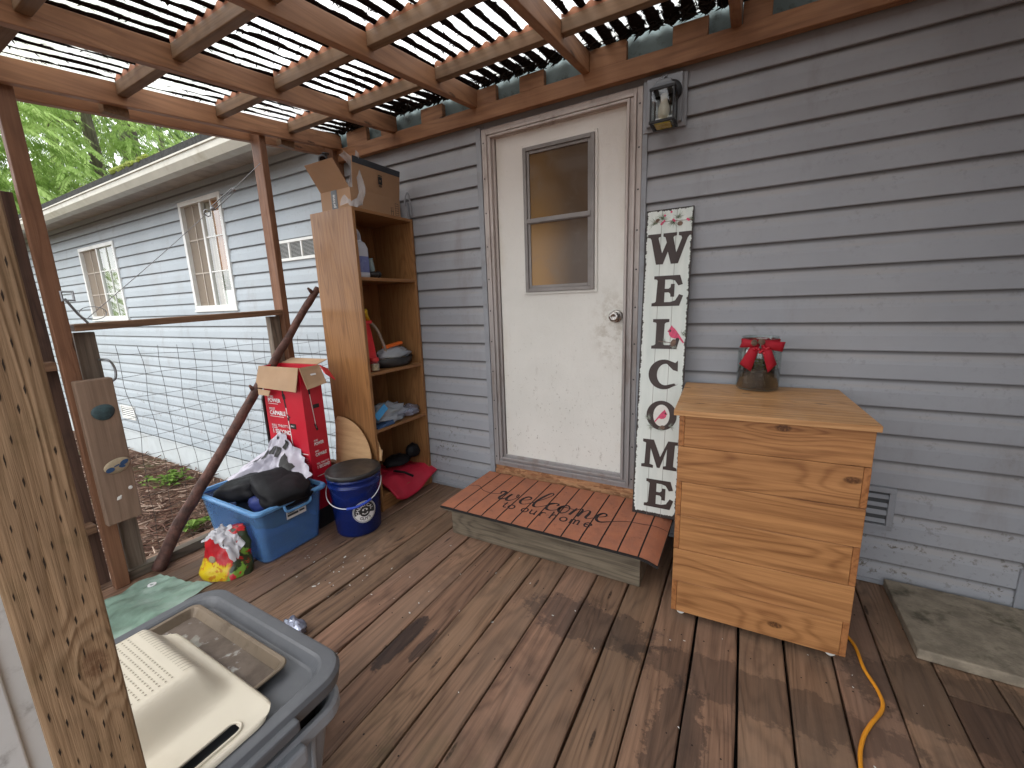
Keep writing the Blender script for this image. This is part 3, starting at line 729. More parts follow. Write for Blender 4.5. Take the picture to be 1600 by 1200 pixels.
# eave
ev = MB(); EV = -.34
ev.box(-14.3, -2.66, EV, .02, 2.445, 2.455)
ev.build('soffit', M['soffit'], house)
gu = MB()
gp = [(EV - .003, 2.40), (EV - .003, 2.47), (EV - .012, 2.475), (EV - .012, 2.39), (EV - .075, 2.395), (EV - .105, 2.44), (EV - .108, 2.48), (EV - .118, 2.482), (EV - .118, 2.494), (EV - .105, 2.494), (EV - .10, 2.45), (EV - .072, 2.405), (EV - .02, 2.402)]
gp = [(y, z - .052) for y, z in gp]
kk = len(gu.v)
for x in (-14.3, -2.66):
    for (y, z) in gp[3:]: gu.v.append((x, y, z))
Wg = len(gp) - 3
for c in range(Wg - 1): gu.f.append([kk + c, kk + c + 1, kk + Wg + c + 1, kk + Wg + c]); gu.m.append(0)
gu.build('gutter', M['gutter'], house)
fa = MB(); fa.box(-14.3, -2.66, EV - .012, EV, 2.345, 2.49); fa.build('fascia', M['gutter'], house)
rf_ = MB()
rf_.hexa([(-14.5, EV - .075, 2.468), (-2.64, EV - .075, 2.468), (-2.64, 3.5, 3.44), (-14.5, 3.5, 3.44), (-14.5, EV - .075, 2.520), (-2.64, EV - .075, 2.520), (-2.64, 3.5, 3.50), (-14.5, 3.5, 3.50)])
rf_.hexa([(-2.6395, .005, 2.575), (3.5, .005, 2.575), (3.5, 3.5, 3.44), (-2.6395, 3.5, 3.44), (-2.6395, .005, 2.63), (3.5, .005, 2.63), (3.5, 3.5, 3.50), (-2.6395, 3.5, 3.50)])
rf_.hexa([(-14.5, 3.5, 3.44), (3.5, 3.5, 3.44), (3.5, 7.4, 2.47), (-14.5, 7.4, 2.47), (-14.5, 3.5, 3.50), (3.5, 3.5, 3.50), (3.5, 7.4, 2.53), (-14.5, 7.4, 2.53)])
roof = rf_.build('roof', M['shingle'], house)
ms = MB(); rm = random.Random(9)
for i in range(420):
    x = rm.uniform(-9.5, -2.6); big = .012 + (.03 if -5.05 < x < -4.35 and rm.random() < .7 else 0)
    r = rm.uniform(.006, big)
    ms.sphere((x, EV - .062 + rm.uniform(-.005, .03), 2.520 + r * .3), r, 6, 4, 0, (1.5, 1, .8))
for i in range(160):
    x = rm.gauss(-4.68, .13); r = rm.uniform(.012, .034)
    ms.sphere((x, EV - .055 + rm.uniform(-.01, .05), 2.522 + rm.uniform(0, .02)), r, 6, 4, 0, (1.2, 1, .9))
ms.build('roof_moss', M['moss'], roof)

def house_window(W, inner=(), name='window'):
    x0, x1, z0, z1 = W; mb = MB(); t = .042
    mb.box(x0, x1, -.03, .03, z0, z0 + t); mb.box(x0, x1, -.03, .03, z1 - t, z1)
    mb.box(x0, x0 + t, -.03, .03, z0 + t, z1 - t); mb.box(x1 - t, x1, -.03, .03, z0 + t, z1 - t)
    xm = (x0 + x1) / 2; mb.box(xm - .016, xm + .016, -.020, .02, z0 + t, z1 - t)
    mb.box(x0 - .012, x1 + .012, -.036, -.0185, z0 - .018, z0 - .001)
    wf = mb.build(name, M['white_trim'], house, bevel=.003)
    gb = MB(); g = .006
    gl_ = MB()
    for (a, b, yy, mb_) in ((x0 + t, xm - .016, .006, gl_), (xm + .016, x1 - t, -.006, gb)):
        mb_.box((a + b) / 2 - g, (a + b) / 2 + g, yy - .006, yy - .0002, z0 + t, z1 - t)
        for q in (1 / 3, 2 / 3):
            zz = z0 + t + (z1 - z0 - 2 * t) * q; mb_.box(a, b, yy - .0055, yy - .0004, zz - g, zz + g)
    gb.build('muntin', M['white_trim'], wf); gl_.build('muntin', M['muntin_dim'], wf)
    p = MB(); p.quad((x0 + t, .006, z0 + t), (xm, .006, z0 + t), (xm, .006, z1 - t), (x0 + t, .006, z1 - t)); p.build('pane', M['glass_screen'], wf)
    p = MB(); p.quad((xm, -.004, z0 + t), (x1 - t, -.004, z0 + t), (x1 - t, -.004, z1 - t), (xm, -.004, z1 - t)); p.build('pane', M['glass'], wf)
    def pane_fill(xa, xb, m, yy=.022, za=z0 + t, zb_=z1 - t, amp=.004, fr=70):
        d_ = MB(); d_.grid(lambda u, v: (xa + (xb - xa) * u, yy + amp * math.sin(fr * (xa + (xb - xa) * u)), za + (zb_ - za) * v), 40, 2); d_.build('pane_backing', m, wf)  # sheet behind the pane: blinds, drapes and painted reflections
    pane_fill(x0 + t, xm, M['blind'])
    for q in inner: pane_fill(*q)
    return wf
_m, _t = (W1[0] + W1[1]) / 2, .042
wf1 = house_window(W1, [(_m, _m + .10, M['blind'], .0215), (_m + .10, W1[1] - _t, M['refl_orange'], .024, W1[2] + .36, W1[3] - _t), (_m + .10, W1[1] - _t, M['drape_pale'], .024, W1[2] + _t, W1[2] + .36)])
pt = MB(); pt.lathe([(.0001, .0), (.075, .0), (.085, .13), (.0001, .13)], (0, 0, 0), 20); pt.v = [(_m + .20 + v[0], .012 + v[1] * .05, W1[2] + _t + .002 + v[2]) for v in pt.v]
pt.build('flower_pot', M['paint_cream'], wf1)
pg = MB(); rg = random.Random(6)
for i in range(70):
    a, b = rg.gauss(0, .05), abs(rg.gauss(0, .06)); px_, pz_ = _m + .20 + a, W1[2] + _t + .14 + b; l = rg.uniform(.01, .025); q = rg.uniform(0, PI)
    pg.add([(px_ - l * math.cos(q), .010, pz_ - l * math.sin(q)), (px_ + l * .4 * math.sin(q), .010, pz_ - l * .4 * math.cos(q)), (px_ + l * math.cos(q), .010, pz_ + l * math.sin(q)), (px_ - l * .4 * math.sin(q), .010, pz_ + l * .4 * math.cos(q))], [(0, 1, 2, 3)])
pg.build('house_plant', M['jar_plant'], wf1)
_m2 = (W2[0] + W2[1]) / 2
house_window(W2, [(_m2, W2[1] - .15, M['refl_green'], .0215), (W2[1] - .15, W2[1] - _t, M['drape_pale'], .0235)])
# vents
def vent(x0, x1, z0, z1, n, dirs, fm):
    mb = MB(); t = .022
    mb.box(x0, x1, -.032, -.004, z0, z0 + t); mb.box(x0, x1, -.032, -.004, z1 - t, z1)
    mb.box(x0, x0 + t, -.032, -.004, z0 + t, z1 - t); mb.box(x1 - t, x1, -.032, -.004, z0 + t, z1 - t)
    for q in range(1, dirs):
        xx = x0 + (x1 - x0) * q / dirs; mb.box(xx - .009, xx + .009, -.030, -.006, z0 + t, z1 - t)
    o = mb.build('vent', fm, house, bevel=.002)
    sl_ = MB()
    for i in range(n):
        zz = z0 + t + (z1 - z0 - 2 * t) * (i + .2) / n; hh = (z1 - z0 - 2 * t) / n * .5
        sl_.hexa([(x0 + t, -.027, zz), (x1 - t, -.027, zz), (x1 - t, -.012, zz + hh), (x0 + t, -.012, zz + hh), (x0 + t, -.027, zz + hh * .3), (x1 - t, -.027, zz + hh * .3), (x1 - t, -.012, zz + hh * 1.3), (x0 + t, -.012, zz + hh * 1.3)])
    sl_.build('slats', fm, o)
    b = MB(); b.quad((x0 + t, -.0185, z0 + t), (x1 - t, -.0185, z0 + t), (x1 - t, -.0185, z1 - t), (x0 + t, -.0185, z1 - t)); b.build('backing', M['slotdark'], o)
vent(-3.37, -2.74, 1.655, 1.815, 12, 4, M['white_trim'])
vent(-7.29, -6.88, -.085, .095, 5, 1, M['white_trim'])
vent(.32, .60, .262, .452, 4, 1, M['siding_trim'])
# door
door = MB(); door.box(-1.275, -.536, -.012, .004, .275, 2.172)
door = door.build('door', M['door'], house, bevel=.003)
cs = MB()
def ring(mb, x0, x1, z0, z1, wd, ya, yb):
    mb.box(x0, x0 + wd, ya, yb, z0, z1); mb.box(x1 - wd, x1, ya, yb, z0, z1)
    mb.box(x0 + wd, x1 - wd, ya, yb, z1 - wd, z1); mb.box(x0 + wd, x1 - wd, ya, yb, z0, z0 + wd)
ring(cs, -1.364, -.474, .232, 2.222, .026, -.020, .004)
ring(cs, -1.338, -.500, .258, 2.196, .014, -.034, .004)
ring(cs, -1.324, -.514, .272, 2.182, .016, -.026, .004)
ring(cs, -1.308, -.530, .286, 2.176, .012, -.040, .004)
ring(cs, -1.296, -.534, .297, 2.174, .016, -.020, .004)
case = cs.build('door_frame', M['casing'], house, bevel=.0025)
for xx in (-1.351, -.487):
    for i in range(11):
        nh = MB(); nh.lathe([(.0001, -.0212), (.0045, -.0212)], (xx, 0, .29 + i * .186), 8, axis='y'); nh.build('nail_hole', M['ink_black'], case)
lf = MB(); x0, x1, z0, z1 = -1.105, -.700, 1.318, 2.078
ring(lf, x0 - .012, x1 + .012, z0 - .012, z1 + .012, .014, -.020, -.0125); 
lfo = lf.build('door_light_trim', M['door'], door, bevel=.002)
lf = MB(); ring(lf, x0 + .002, x1 - .002, z0 + .002, z1 - .002, .020, -.028, -.0125); ring(lf, x0 + .022, x1 - .022, z0 + .022, z1 - .022, .016, -.021, -.0125)
lf.box(x0 + .022, x1 - .022, -.025, -.013, 1.685, 1.700); lf.box(x0 + .022, x1 - .022, -.031, -.0255, 1.689, 1.712)
lf.build('window_frame', M['lite_frame'], door, bevel=.002)
p = MB(); p.quad((x0 + .036, -.0145, 1.70), (x1 - .036, -.0145, 1.70), (x1 - .036, -.0145, z1 - .036), (x0 + .036, -.0145, z1 - .036)); p.build('pane', M['lite_glass'], door)
p = MB(); p.quad((x0 + .036, -.0155, z0 + .036), (x1 - .036, -.0155, z0 + .036), (x1 - .036, -.0155, 1.686), (x0 + .036, -.0155, 1.686)); p.build('pane', M['lite_glass'], door)
kb = MB(); kb.lathe([(.0001, -.013), (.033, -.013), (.033, -.020), (.026, -.024), (.013, -.028), (.012, -.045), (.020, -.050), (.0265, -.060), (.027, -.070), (.022, -.077), (.010, -.080), (.009, -.077), (.0001, -.077)], (-.583, 0, 1.177), 28, axis='y')
kb.build('door_knob', M['metal_nickel'], door, smooth=True)
ob = MB(); ob.box(-1.362, -.476, -.012, .004, .10, .2315); ob.box(-1.362, -.476, -.022, -.0125, .115, .206)
ob.build('threshold_board', M['osb'], house)

# ------------------------------------------------------------------ patio cover
pc = thing('patio_cover', 'brown timber patio cover with corrugated plastic roof over the deck', 'patio cover', (-2.55, -1.0, 0))
SL = .122
def zb(y): return 2.327 + SL * y             # underside of rafters
RY0 = -2.75
rx = [-2.46, -1.955, -1.355, -.715, -.085, .50, 1.10, 1.70, 2.30, 2.90]
for i, x in enumerate(rx):
    for (xx, yend, dz) in ([(x, -.05, 0), (x - .130, -.01, -.012)] if i == 0 else [(x, -.047, 0)]):
        mb = MB(); a, b = xx - .038, xx
        n = 1
        mb.hexa([(a, RY0, zb(RY0) + dz), (b, RY0, zb(RY0) + dz), (b, yend, zb(yend) + dz), (a, yend, zb(yend) + dz), (a, RY0, zb(RY0) + .089 + dz), (b, RY0, zb(RY0) + .089 + dz), (b, yend, zb(yend) + .089 + dz), (a, yend, zb(yend) + .089 + dz)])
        mb.build('rafter', M['roofwood_y'], pc, bevel=.003)
lg = MB(); lg.box(-2.512, 2.98, -.064, -.026, 2.247, 2.325)
lg.build('ledger_beam', M['roofwood_x'], pc, bevel=.003)
cb = random.Random(2)
xs = -2.40
while xs < 1.2:
    L = cb.uniform(.10, .19); mb = MB(); mb.box(xs, xs + L, -.058, -.0262, 2.3262, 2.405 + cb.uniform(-.01, .01)); mb.build('cleat', M['roofwood_x'], pc, bevel=.003); xs += L + cb.uniform(.12, .26)
rows = [-2.45, -2.04, -1.63, -1.225, -.82, -.40]
AMP = .0085; PIT = .0678
def zsheet(x, y): return zb(y) + .089 + .018 + AMP * math.sin(2 * PI * x / PIT)
for bi in range(len(rx) - 1):
    for y in rows:
        if bi == 0 and y > -.41: yy = y - .02
        else: yy = y
        a, b = rx[bi] + .001, rx[bi + 1] - .039
        mb = MB(); zt = zb(yy) + .087
        mb.box(a, b, yy - .019, yy + .019, zt - .052, zt)
        p = mb.build('purlin', M['purlin'], pc, bevel=.003)
        ws = MB(); n = 60
        k = len(ws.v)
        for i in range(n + 1):
            x = a + (b - a) * i / n; zz = zsheet(x, yy) - .0025
            for (dy, z) in ((-.017, zt + .0005), (-.017, zz), (.017, zz), (.017, zt + .0005)): ws.v.append((x, yy + dy, z))
        for i in range(n):
            for c in range(3):
                q = k + i * 4 + c; ws.f.append([q, q + 1, q + 5, q + 4]); ws.m.append(0)
        ws.build('closure_strip', M['closure'], p)
sh = MB(); xa, xb, ya, yb = -2.60, 2.95, RY0 - .06, -.022
nx = int((xb - xa) / PIT * 10)
sh.grid(lambda u, v: (xa + (xb - xa) * u, ya + (yb - ya) * v, zsheet(xa + (xb - xa) * u, ya + (yb - ya) * v)), nx, 8)
sheet = sh.build('roof_sheet', M['sheet'], pc, smooth=True)
lt = MB(); rl = random.Random(21)       # leaf litter packed against the wall end of the sheets
for i in range(2600):
    x = rl.uniform(-2.5, 1.25); y = -.035 - abs(rl.gauss(0, .045)); ph = math.sin(2 * PI * x / PIT)
    if rl.random() < .35 + .5 * max(0, ph): continue
    z = zsheet(x, y) - .003; L = rl.uniform(.012, .04); a = rl.uniform(0, 2 * PI)
    d = Vector((math.cos(a) * L, math.sin(a) * L * .6, -rl.random() * .018)); q = Vector((-d.y, d.x, 0)) * .18
    p = Vector((x, y, z)); lt.add([p - d - q, p + d * .2 - q * 1.5, p + d, p + d * .2 + q * 1.5], [(0, 1, 2, 3)])
for i in range(9000):                   # needles and scraps caught along every valley
    k_ = rl.randrange(-38, 6); y = rl.uniform(-2.3, -.03); dens = .5 + .5 * mnoise.noise((k_ * .9, y * 2.2, 3))
    if rl.random() > dens + .25: continue
    x = (k_ + .75) * PIT + rl.gauss(0, .008) + rl.choice((-1, .6)) * .013
    z = zsheet(x, y) - .0025; L = rl.uniform(.006, .026); a = rl.gauss(.9, .7) * rl.choice((1, -1))
    d = Vector((math.sin(a) * L, math.cos(a) * L, -rl.random() * .003)); q = Vector((d.y, -d.x, 0)).normalized() * rl.choice((.0006, .0009, .0016, .003))
    p = Vector((x, y, z)); lt.add([p - d - q * .5, p + d * .2 - q, p + d, p + d * .1 + q], [(0, 1, 2, 3)])
lt.build('leaf_debris', M['litter_dark'], sheet)['kind'] = 'stuff'
# posts
def vpost(x0, x1, y0, y1, z0, z1, m, name='post'):
    mb = MB(); mb.box(x0, x1, y0, y1, z0, z1); return mb.build(name, m, pc, bevel=.004)
vpost(-2.588, -2.500, -.600, -.562, .0, zb(-.58) + .03, M['post_red'])
vpost(-2.540, -2.500, -1.602, -1.547, .0, zb(-1.6) + .03, M['post_red'])
vpost(-2.588, -2.500, -.098, -.012, .0, zb(-.06) + .06, M['post_red'])
for y in (-1.24, -1.90, -.42):
    mb = MB(); mb.box(-2.5475, -2.5005, y - .045, y + .045, zb(y) - .030, zb(y) + .05); mb.build('spacer_block', M['purlin'], pc, bevel=.003)
sp_m = MB()
for i in range(27):
    y1 = -.06 - i * .147; sp_m.box(1.86, 1.88, y1 - .141, y1, .004, 2.02)
sp_m.build('unseen_shade_wall', M['fence_board'], pc, bevel=.002)  # unseen board wall, added to darken the right wall and deck
# front beam + incised front post
mb = MB(); mb.box(-2.6, 2.95, -2.115, -2.075, zb(-2.1) - .095, zb(-2.1) - .004); mb.build('front_beam', M['roofwood_x'], pc, bevel=.003)
FPX, FPY = -.865, -2.0455
PR = Matrix.Translation((FPX, FPY, 0)) @ Matrix.Rotation(RAD(-11), 4, 'Z')
fp = MB(); fp.box(-.0445, .0445, -.0445, .0445, .0, zb(-2.1) - .097, 0, PR)
fpo = fp.build('front_post', M['treated'], pc, bevel=.006)
ic = MB(); ri = random.Random(4)
row = 0; z = .06
while z < 2.0:
    for c in range(-2, 3):
        yy = c * .0225 + (.011 if row % 2 else 0) + ri.uniform(-.002, .002)
        if abs(yy) > .040 or ri.random() < .06: continue
        L = ri.uniform(.0065, .011); wv = ri.uniform(.0007, .0013); zz = z + ri.uniform(-.006, .006)
        ic.add([PR @ Vector(p) for p in ((.0449, yy - wv * .3, zz - L), (.0449, yy + wv, zz - L * .2), (.0449, yy + wv * .6, zz + L), (.0449, yy - wv, zz + L * .3))], [(0, 1, 2, 3)])
    z += .031; row += 1
ic.build('incision_marks', M['incision'], fpo)
wp = MB(); wp.box(-.945, -.915, -2.60, -2.075, .003, 1.15); wp.box(-.914, -.909, -2.60, -2.109, .003, 1.15)
tag(wp.build('white_board', M['white_paint'], base=(-1.02, -2.26, 0), bevel=.003), 'scuffed white painted board standing behind the rough foreground post', 'board')

# ------------------------------------------------------------------ fences on the left edge
bf = thing('board_fence', 'tall dark brown board fence behind the left post', 'fence', (-2.62, -2.1, 0))
yb_ = -1.585
for i in range(8):
    y1 = yb_ - i * .147; y0 = y1 - .139; zt = 1.77 + (.0, .02, -.03, .03, 0, .01, -.02, .02)[i]
    mb = MB(); sh_ = .012 * i
    mb.hexa([(-2.635, y0, -.3), (-2.617, y0, -.3), (-2.617, y1, -.3), (-2.635, y1, -.3), (-2.635, y0 - .004, zt), (-2.617, y0 - .004, zt), (-2.617, y1 - .006, zt), (-2.635, y1 - .006, zt)])
    mb.build('fence_board', M['fence_board'], bf, bevel=.002)
for z in (1.045, .29):
    mb = MB(); mb.box(-2.6165, -2.545, -2.75, -1.604, z, z + .038); mb.build('fence_rail', M['rail_wood'], bf, bevel=.003)
wf = thing('wire_fence', 'low wire mesh fence with a brown top rail beside the deck', 'fence', (-2.55, -.8, 0))
mb = MB(); mb.hexa([(-2.59, -1.536, 1.206), (-2.50, -1.536, 1.206), (-2.50, -.603, 1.240), (-2.59, -.603, 1.240), (-2.59, -1.536, 1.237), (-2.50, -1.536, 1.237), (-2.50, -.603, 1.272), (-2.59, -.603, 1.272)])
mb.build('top_rail', M['rail_wood'], wf, bevel=.003)
mb = MB(); mb.box(-2.575, -2.525, -1.548, -.02, .0, .05); mb.build('bottom_rail', M['deck_edge'], wf, bevel=.004)
mb = MB(); mb.box(-2.588, -2.548, -1.532, -1.462, .002, 1.20); mb.build('fence_post', M['post_gray'], wf, bevel=.003)
mb = MB(); mb.box(-2.588, -2.540, -.664, -.603, .051, 1.232); mb.build('fence_post', M['post_gray'], wf, bevel=.003)
wm = MB()
def wob(y, z): 
    return (-2.592 + .02 * mnoise.noise((y * 2.3, z * 2, 7)), y + .022 * mnoise.noise((y * 4.1, z * 3.3, 1)) + .012 * mnoise.noise((y * 11, z * 6, 4)), z + .024 * mnoise.noise((y * 3.7, z * 5, 2)) - .05 * (0.5 - abs((y + 1.03) / .95 - .5)) * (z > 1.0))
ys = [-1.46 + i * .0765 for i in range(20)]; zs = [.06 + i * .1015 for i in range(11)]
for y in ys: wm.tube([wob(y, .03 + (1.12 - .03) * k / 24) for k in range(25)], .00105, 4, caps=False)
for z in zs: wm.tube([wob(-1.48 + 1.46 * k / 48, z) for k in range(49)], .00105, 4, caps=False)
wm.build('wire_mesh', M['wire'], wf)
# hook, wire stay with turnbuckle
hk = MB(); hk.tube(smooth_path([(-2.545, -1.47, 1.075), (-2.52, -1.445, 1.07), (-2.52, -1.43, 1.03), (-2.52, -1.435, .985), (-2.53, -1.455, .968)]), .005, 8)
tag(hk.build('hook', M['steel'], base=(-2.545, -1.47, .97), smooth=True), 'small curved metal hook on the gray fence post', 'hook')
def on_line(a, b, t): return Vector(a).lerp(Vector(b), t)
cA, cB = (-2.49, -1.49, 1.262), (-2.49, -.62, 2.10)
cs_ = thing('wire_stay', 'thin steel wire with a turnbuckle slanting up to the timber post', 'wire', cA)
mb = MB(); mb.tube([on_line(cA, cB, t) + Vector((0, 0, -.012 * math.sin(PI * t))) for t in [i / 12 for i in range(13)]], .0016, 5); 
mb.tube([Vector(cA) + Vector((0, .045 * math.cos(q) + .02, .028 * math.sin(q) + .02)) for q in [2 * PI * i / 14 for i in range(15)]], .0018, 5); mb.build('wire', M['steel'], cs_)
mb = MB()
p0, p1 = on_line(cA, cB, .66), on_line(cA, cB, .80); dz = Vector((0, 0, -.011))
for s_ in (.007, -.007): mb.tube([p0 + dz + Vector((0, s_, -s_)), p1 + dz + Vector((0, s_, -s_))], .003, 6)
for q in (p0, p1): mb.sphere(q + dz, .011, 8, 6)
mb.tube([p0 + dz + Vector((0, -.028 + .016 * math.cos(a), -.026 + .016 * math.sin(a))) for a in [2 * PI * i / 12 for i in range(13)]], .003, 5)
mb.build('turnbuckle', M['steel'], cs_, smooth=True)
lk = MB(); c0 = Vector((-2.50, -1.545, 1.30)); lk.tube([c0 + Vector((0, 0, .045)), c0 + Vector((0, .03, -.02)), c0 + Vector((0, .055, -.06))], .005, 6); ring_ = [c0 + Vector((0, .01 + a, .055 + b)) for a, b in ((-.018, -.018), (.018, -.018), (.018, .018), (-.018, .018))]; lk.tube(ring_, .006, 6, closed=True)
tag(lk.build('gate_latch', M['steel'], base=c0), 'small gray metal latch at the left end of the fence rail', 'latch')
# plaque with painted stones
pl = thing('stone_plaque', 'brown board with two painted stones fixed to the left post', 'plaque', (-2.48, -1.53, .33))
mb = MB(); mb.box(-2.499, -2.460, -1.588, -1.462, .328, .998); mb.build('backboard', M['plaque'], pl, bevel=.005)
def stone(mb, y, z, ry, rz, tilt, mi=0):
    k = len(mb.v); mb.sphere((0, 0, 0), 1, 20, 10, mi)
    for i in range(k, len(mb.v)):
        v = mb.v[i]; a = v[1] * ry * (1 + .15 * v[2]); b = v[2] * rz
        mb.v[i] = (-2.459 + v[0] * .010, y + a * math.cos(tilt) - b * math.sin(tilt), z + a * math.sin(tilt) + b * math.cos(tilt))
mb = MB(); stone(mb, -1.518, .848, .040, .036, .1); mb.build('painted_stone', M['slate'], pl, smooth=True)['label'] = 'dark slate oval stone'
mb = MB(); stone(mb, -1.512, .596, .048, .033, .25); ps = mb.build('painted_stone', M['stone_cream'], pl, smooth=True); ps['label'] = 'cream stone with a blue butterfly'
mb = MB()
for (dy, dz, a, b, t) in ((.022, .012, .017, .010, .5), (.012, -.004, .012, .007, -.3), (-.030, -.010, .016, .011, .2), (-.006, .004, .012, .003, .35)):
    k = len(mb.v); mb.lathe([(.0001, 0), (1, 0)], (0, 0, 0), 14)
    for i in range(k, len(mb.v)):
        v = mb.v[i]; yy, zz = v[0] * a, v[1] * b
        mb.v[i] = (-2.4478, -1.512 + dy + yy * math.cos(t) - zz * math.sin(t), .596 + dz + yy * math.sin(t) + zz * math.cos(t))
mb.build('butterfly', M['stone_blue'], ps)
mb = MB()
for (y, z, r) in ((-1.53, .445, .009), (-1.524, .452, .005), (-1.536, .440, .005), (-1.485, .478, .009)): mb.sphere((-2.4605, y, z), r, 8, 5, 0, (.25, 1, 1))
mb.build('paint_spots', M['paint_cream'], pl)
# branch leaning on the fence
st = MB(); pts = [(-2.63, -1.455, .01), (-2.485, -1.30, .30), (-2.475, -1.215, .42), (-2.46, -.99, .68), (-2.455, -.80, .90), (-2.45, -.66, 1.08), (-2.43, -.50, 1.26), (-2.40, -.40, 1.385)]
pts = [(-2.50, -1.44, .008), (-2.495, -1.32, .20), (-2.48, -1.20, .36), (-2.46, -1.02, .60), (-2.45, -.84, .84), (-2.44, -.66, 1.06), (-2.42, -.50, 1.28), (-2.40, -.41, 1.395)]
sp = smooth_path(pts, 7); rr = [.030 - .010 * i / len(sp) + .003 * mnoise.noise((i * .5, 0, 0)) for i in range(len(sp))]
sp = [p + Vector((.006 * mnoise.noise((i * .4, 1, 0)), .008 * mnoise.noise((i * .4, 2, 0)), 0)) for i, p in enumerate(sp)]
st.tube(sp, rr, 10)
for i, d in ((27, (0, -.02, .035)), (30, (.02, .02, -.03)), (16, (.01, -.01, -.035)), (46, (0, -.03, .03))):
    p = sp[min(i, len(sp) - 1)]; st.tube([p, p + Vector(d) * .8, p + Vector(d) * 1.3], [.016, .011, .006], 6)
br = st.build('branch', M['bark_stick'], base=(-2.5, -1.44, 0), smooth=True); tag(br, 'long reddish brown branch leaning diagonally against the wire fence', 'branch')

# ------------------------------------------------------------------ bookcase and what stands on it
BX0, BX1, BY0, BY1, BH = -2.265, -1.910, -.505, -.022, 1.812
bc = thing('bookcase', 'tall oak veneer bookcase with open shelves against the siding', 'bookcase', (-2.09, -.26, 0))
t = .019
mb = MB(); mb.box(BX0, BX1, BY0, BY0 + t, .0, BH); mb.build('side_panel', M['oak'], bc, bevel=.0015)
mb = MB(); mb.box(BX0, BX1, BY1 - t, BY1, .0, BH); mb.build('side_panel', M['oak'], bc, bevel=.0015)
mb = MB(); mb.box(BX0, BX1 - .002, BY0 + t, BY1 - t, BH - t, BH - .0005); mb.build('top_panel', M['oak_y'], bc, bevel=.0015)
mb = MB(); mb.box(BX0, BX0 + .006, BY0 + t, BY1 - t, .06, BH - t); mb.build('back_panel', M['oak'], bc)
SH = [1.437, .882, .528, .095]
for z in SH:
    mb = MB(); mb.box(BX0 + .007, BX1 - .004, BY0 + t, BY1 - t, z - t, z); mb.build('shelf', M['oak_y'], bc, bevel=.0015)
mb = MB(); mb.box(BX1 - .022, BX1 - .006, BY0 + t, BY1 - t, .0, .075); mb.build('plinth', M['oak_y'], bc)

# open shipping box on top
zt = BH + .0005
bo = thing('shipping_box', 'open brown cardboard shipping box on top of the bookcase', 'box', (-2.09, -.26, zt))
bx0, bx1, by0, by1, bh = -2.215, -1.965, -.455, -.070, .115
mb = MB()
mb.box(bx0, bx1, by0, by0 + .004, zt, zt + bh); mb.box(bx0, bx1, by1 - .004, by1, zt, zt + bh)
mb.box(bx0, bx0 + .004, by0 + .004, by1 - .004, zt, zt + bh); mb.box(bx1 - .004, bx1, by0 + .004, by1 - .004, zt, zt + bh); mb.box(bx0 + .004, bx1 - .004, by0 + .004, by1 - .004, zt, zt + .004)
mb.build('box_body', M['card_dim'], bo)
def slab4(a, b, c, d, th, name, m, par):
    a, b, c, d = map(Vector, (a, b, c, d)); n = (b - a).cross(d - a).normalized() * th
    mb = MB(); mb.hexa([a, b, c, d, a + n, b + n, c + n, d + n]); return mb.build(name, m, par)
H = zt + bh
fl1 = slab4((bx1 - .004, by0 + .02, H), (bx1 - .004, by1, H), (bx1 + .012, by1 + .004, H + .165), (bx1 + .012, by0 + .02, H + .165), .004, 'flap', M['card_dim'], bo)
slab4((bx1 + .0125, by0 + .022, H + .132), (bx1 + .0135, by1 + .002, H + .132), (bx1 + .0165, by1 + .004, H + .165), (bx1 + .0165, by0 + .022, H + .165), .001, 'dark_strip', M['strip_dark'], fl1)
fl2 = slab4((bx1 - .01, by0 + .002, H), (bx0, by0 + .002, H), (bx0 - .015, by0 - .075, H + .135), (bx1 - .03, by0 - .075, H + .135), .004, 'flap', M['card_dim'], bo)
slab4((bx0 + .002, by0, H), (bx0 + .002, by1, H), (bx0 - .05, by1, H + .12), (bx0 - .05, by0, H + .12), .004, 'flap', M['card_dim'], bo)
# print on the box: recycling mark, bars, tape
mk = []
F = frame((bx1 + .0135, -.235, H + .075), (0, 1, 0), (0.05, 0, 1))
def bar(F, u0, u1, v0, v1, d=.0006):
    return curve_mesh('b', [[(u0, v0), (u1, v0), (u1, v1), (u0, v1)]], d, F)
mk.append(curve_mesh('r', [[(-.015, -.02), (.015, -.02), (.015, .022), (-.015, .022)], [(.010 * math.cos(a), .010 * math.sin(a)) for a in [i * 2 * PI / 3 + .5 for i in range(3)]]], .0006, F))
mk.append(bar(F, -.015, .015, .026, .031)); mk.append(bar(F, -.012, .012, -.028, -.025)); mk.append(bar(F, -.012, .012, -.034, -.031))
F2 = frame((bx1 + .0003, -.125, zt + .012), (0, 1, 0), (0, 0, 1))
for i in range(6): mk.append(bar(F2, .012, .040, .004 + i * .014, .006 + i * .014))
mk += [bar(F2, .012, .0135, .004, .078), bar(F2, .0385, .040, .004, .078), bar(F2, -.025, -.022, .0, .05), bar(F2, -.010, -.007, .0, .05), bar(F2, -.028, -.004, .024, .027)]
put(join_meshes('box_print', mk), 'box_print', bo, M['ink_black'])
tp = []
F3 = frame((-2.10, by0 - .0008, zt + .02), (1, 0, 0), (0, 0, 1))
mb = MB(); mb.box(-2.125, -2.075, by0 - .0012, by0 - .0002, zt + .012, zt + bh); mb.build('tape', M['tape_dark'], bo)
put(join_meshes('tape_print', [text_mesh('prime', .030, frame((-2.094, by0 - .0018, zt + .022), (0, 0, 1), (-1, 0, 0)), .0005)]), 'tape_print', bo, M['ink_white'])
bf_ = MB()
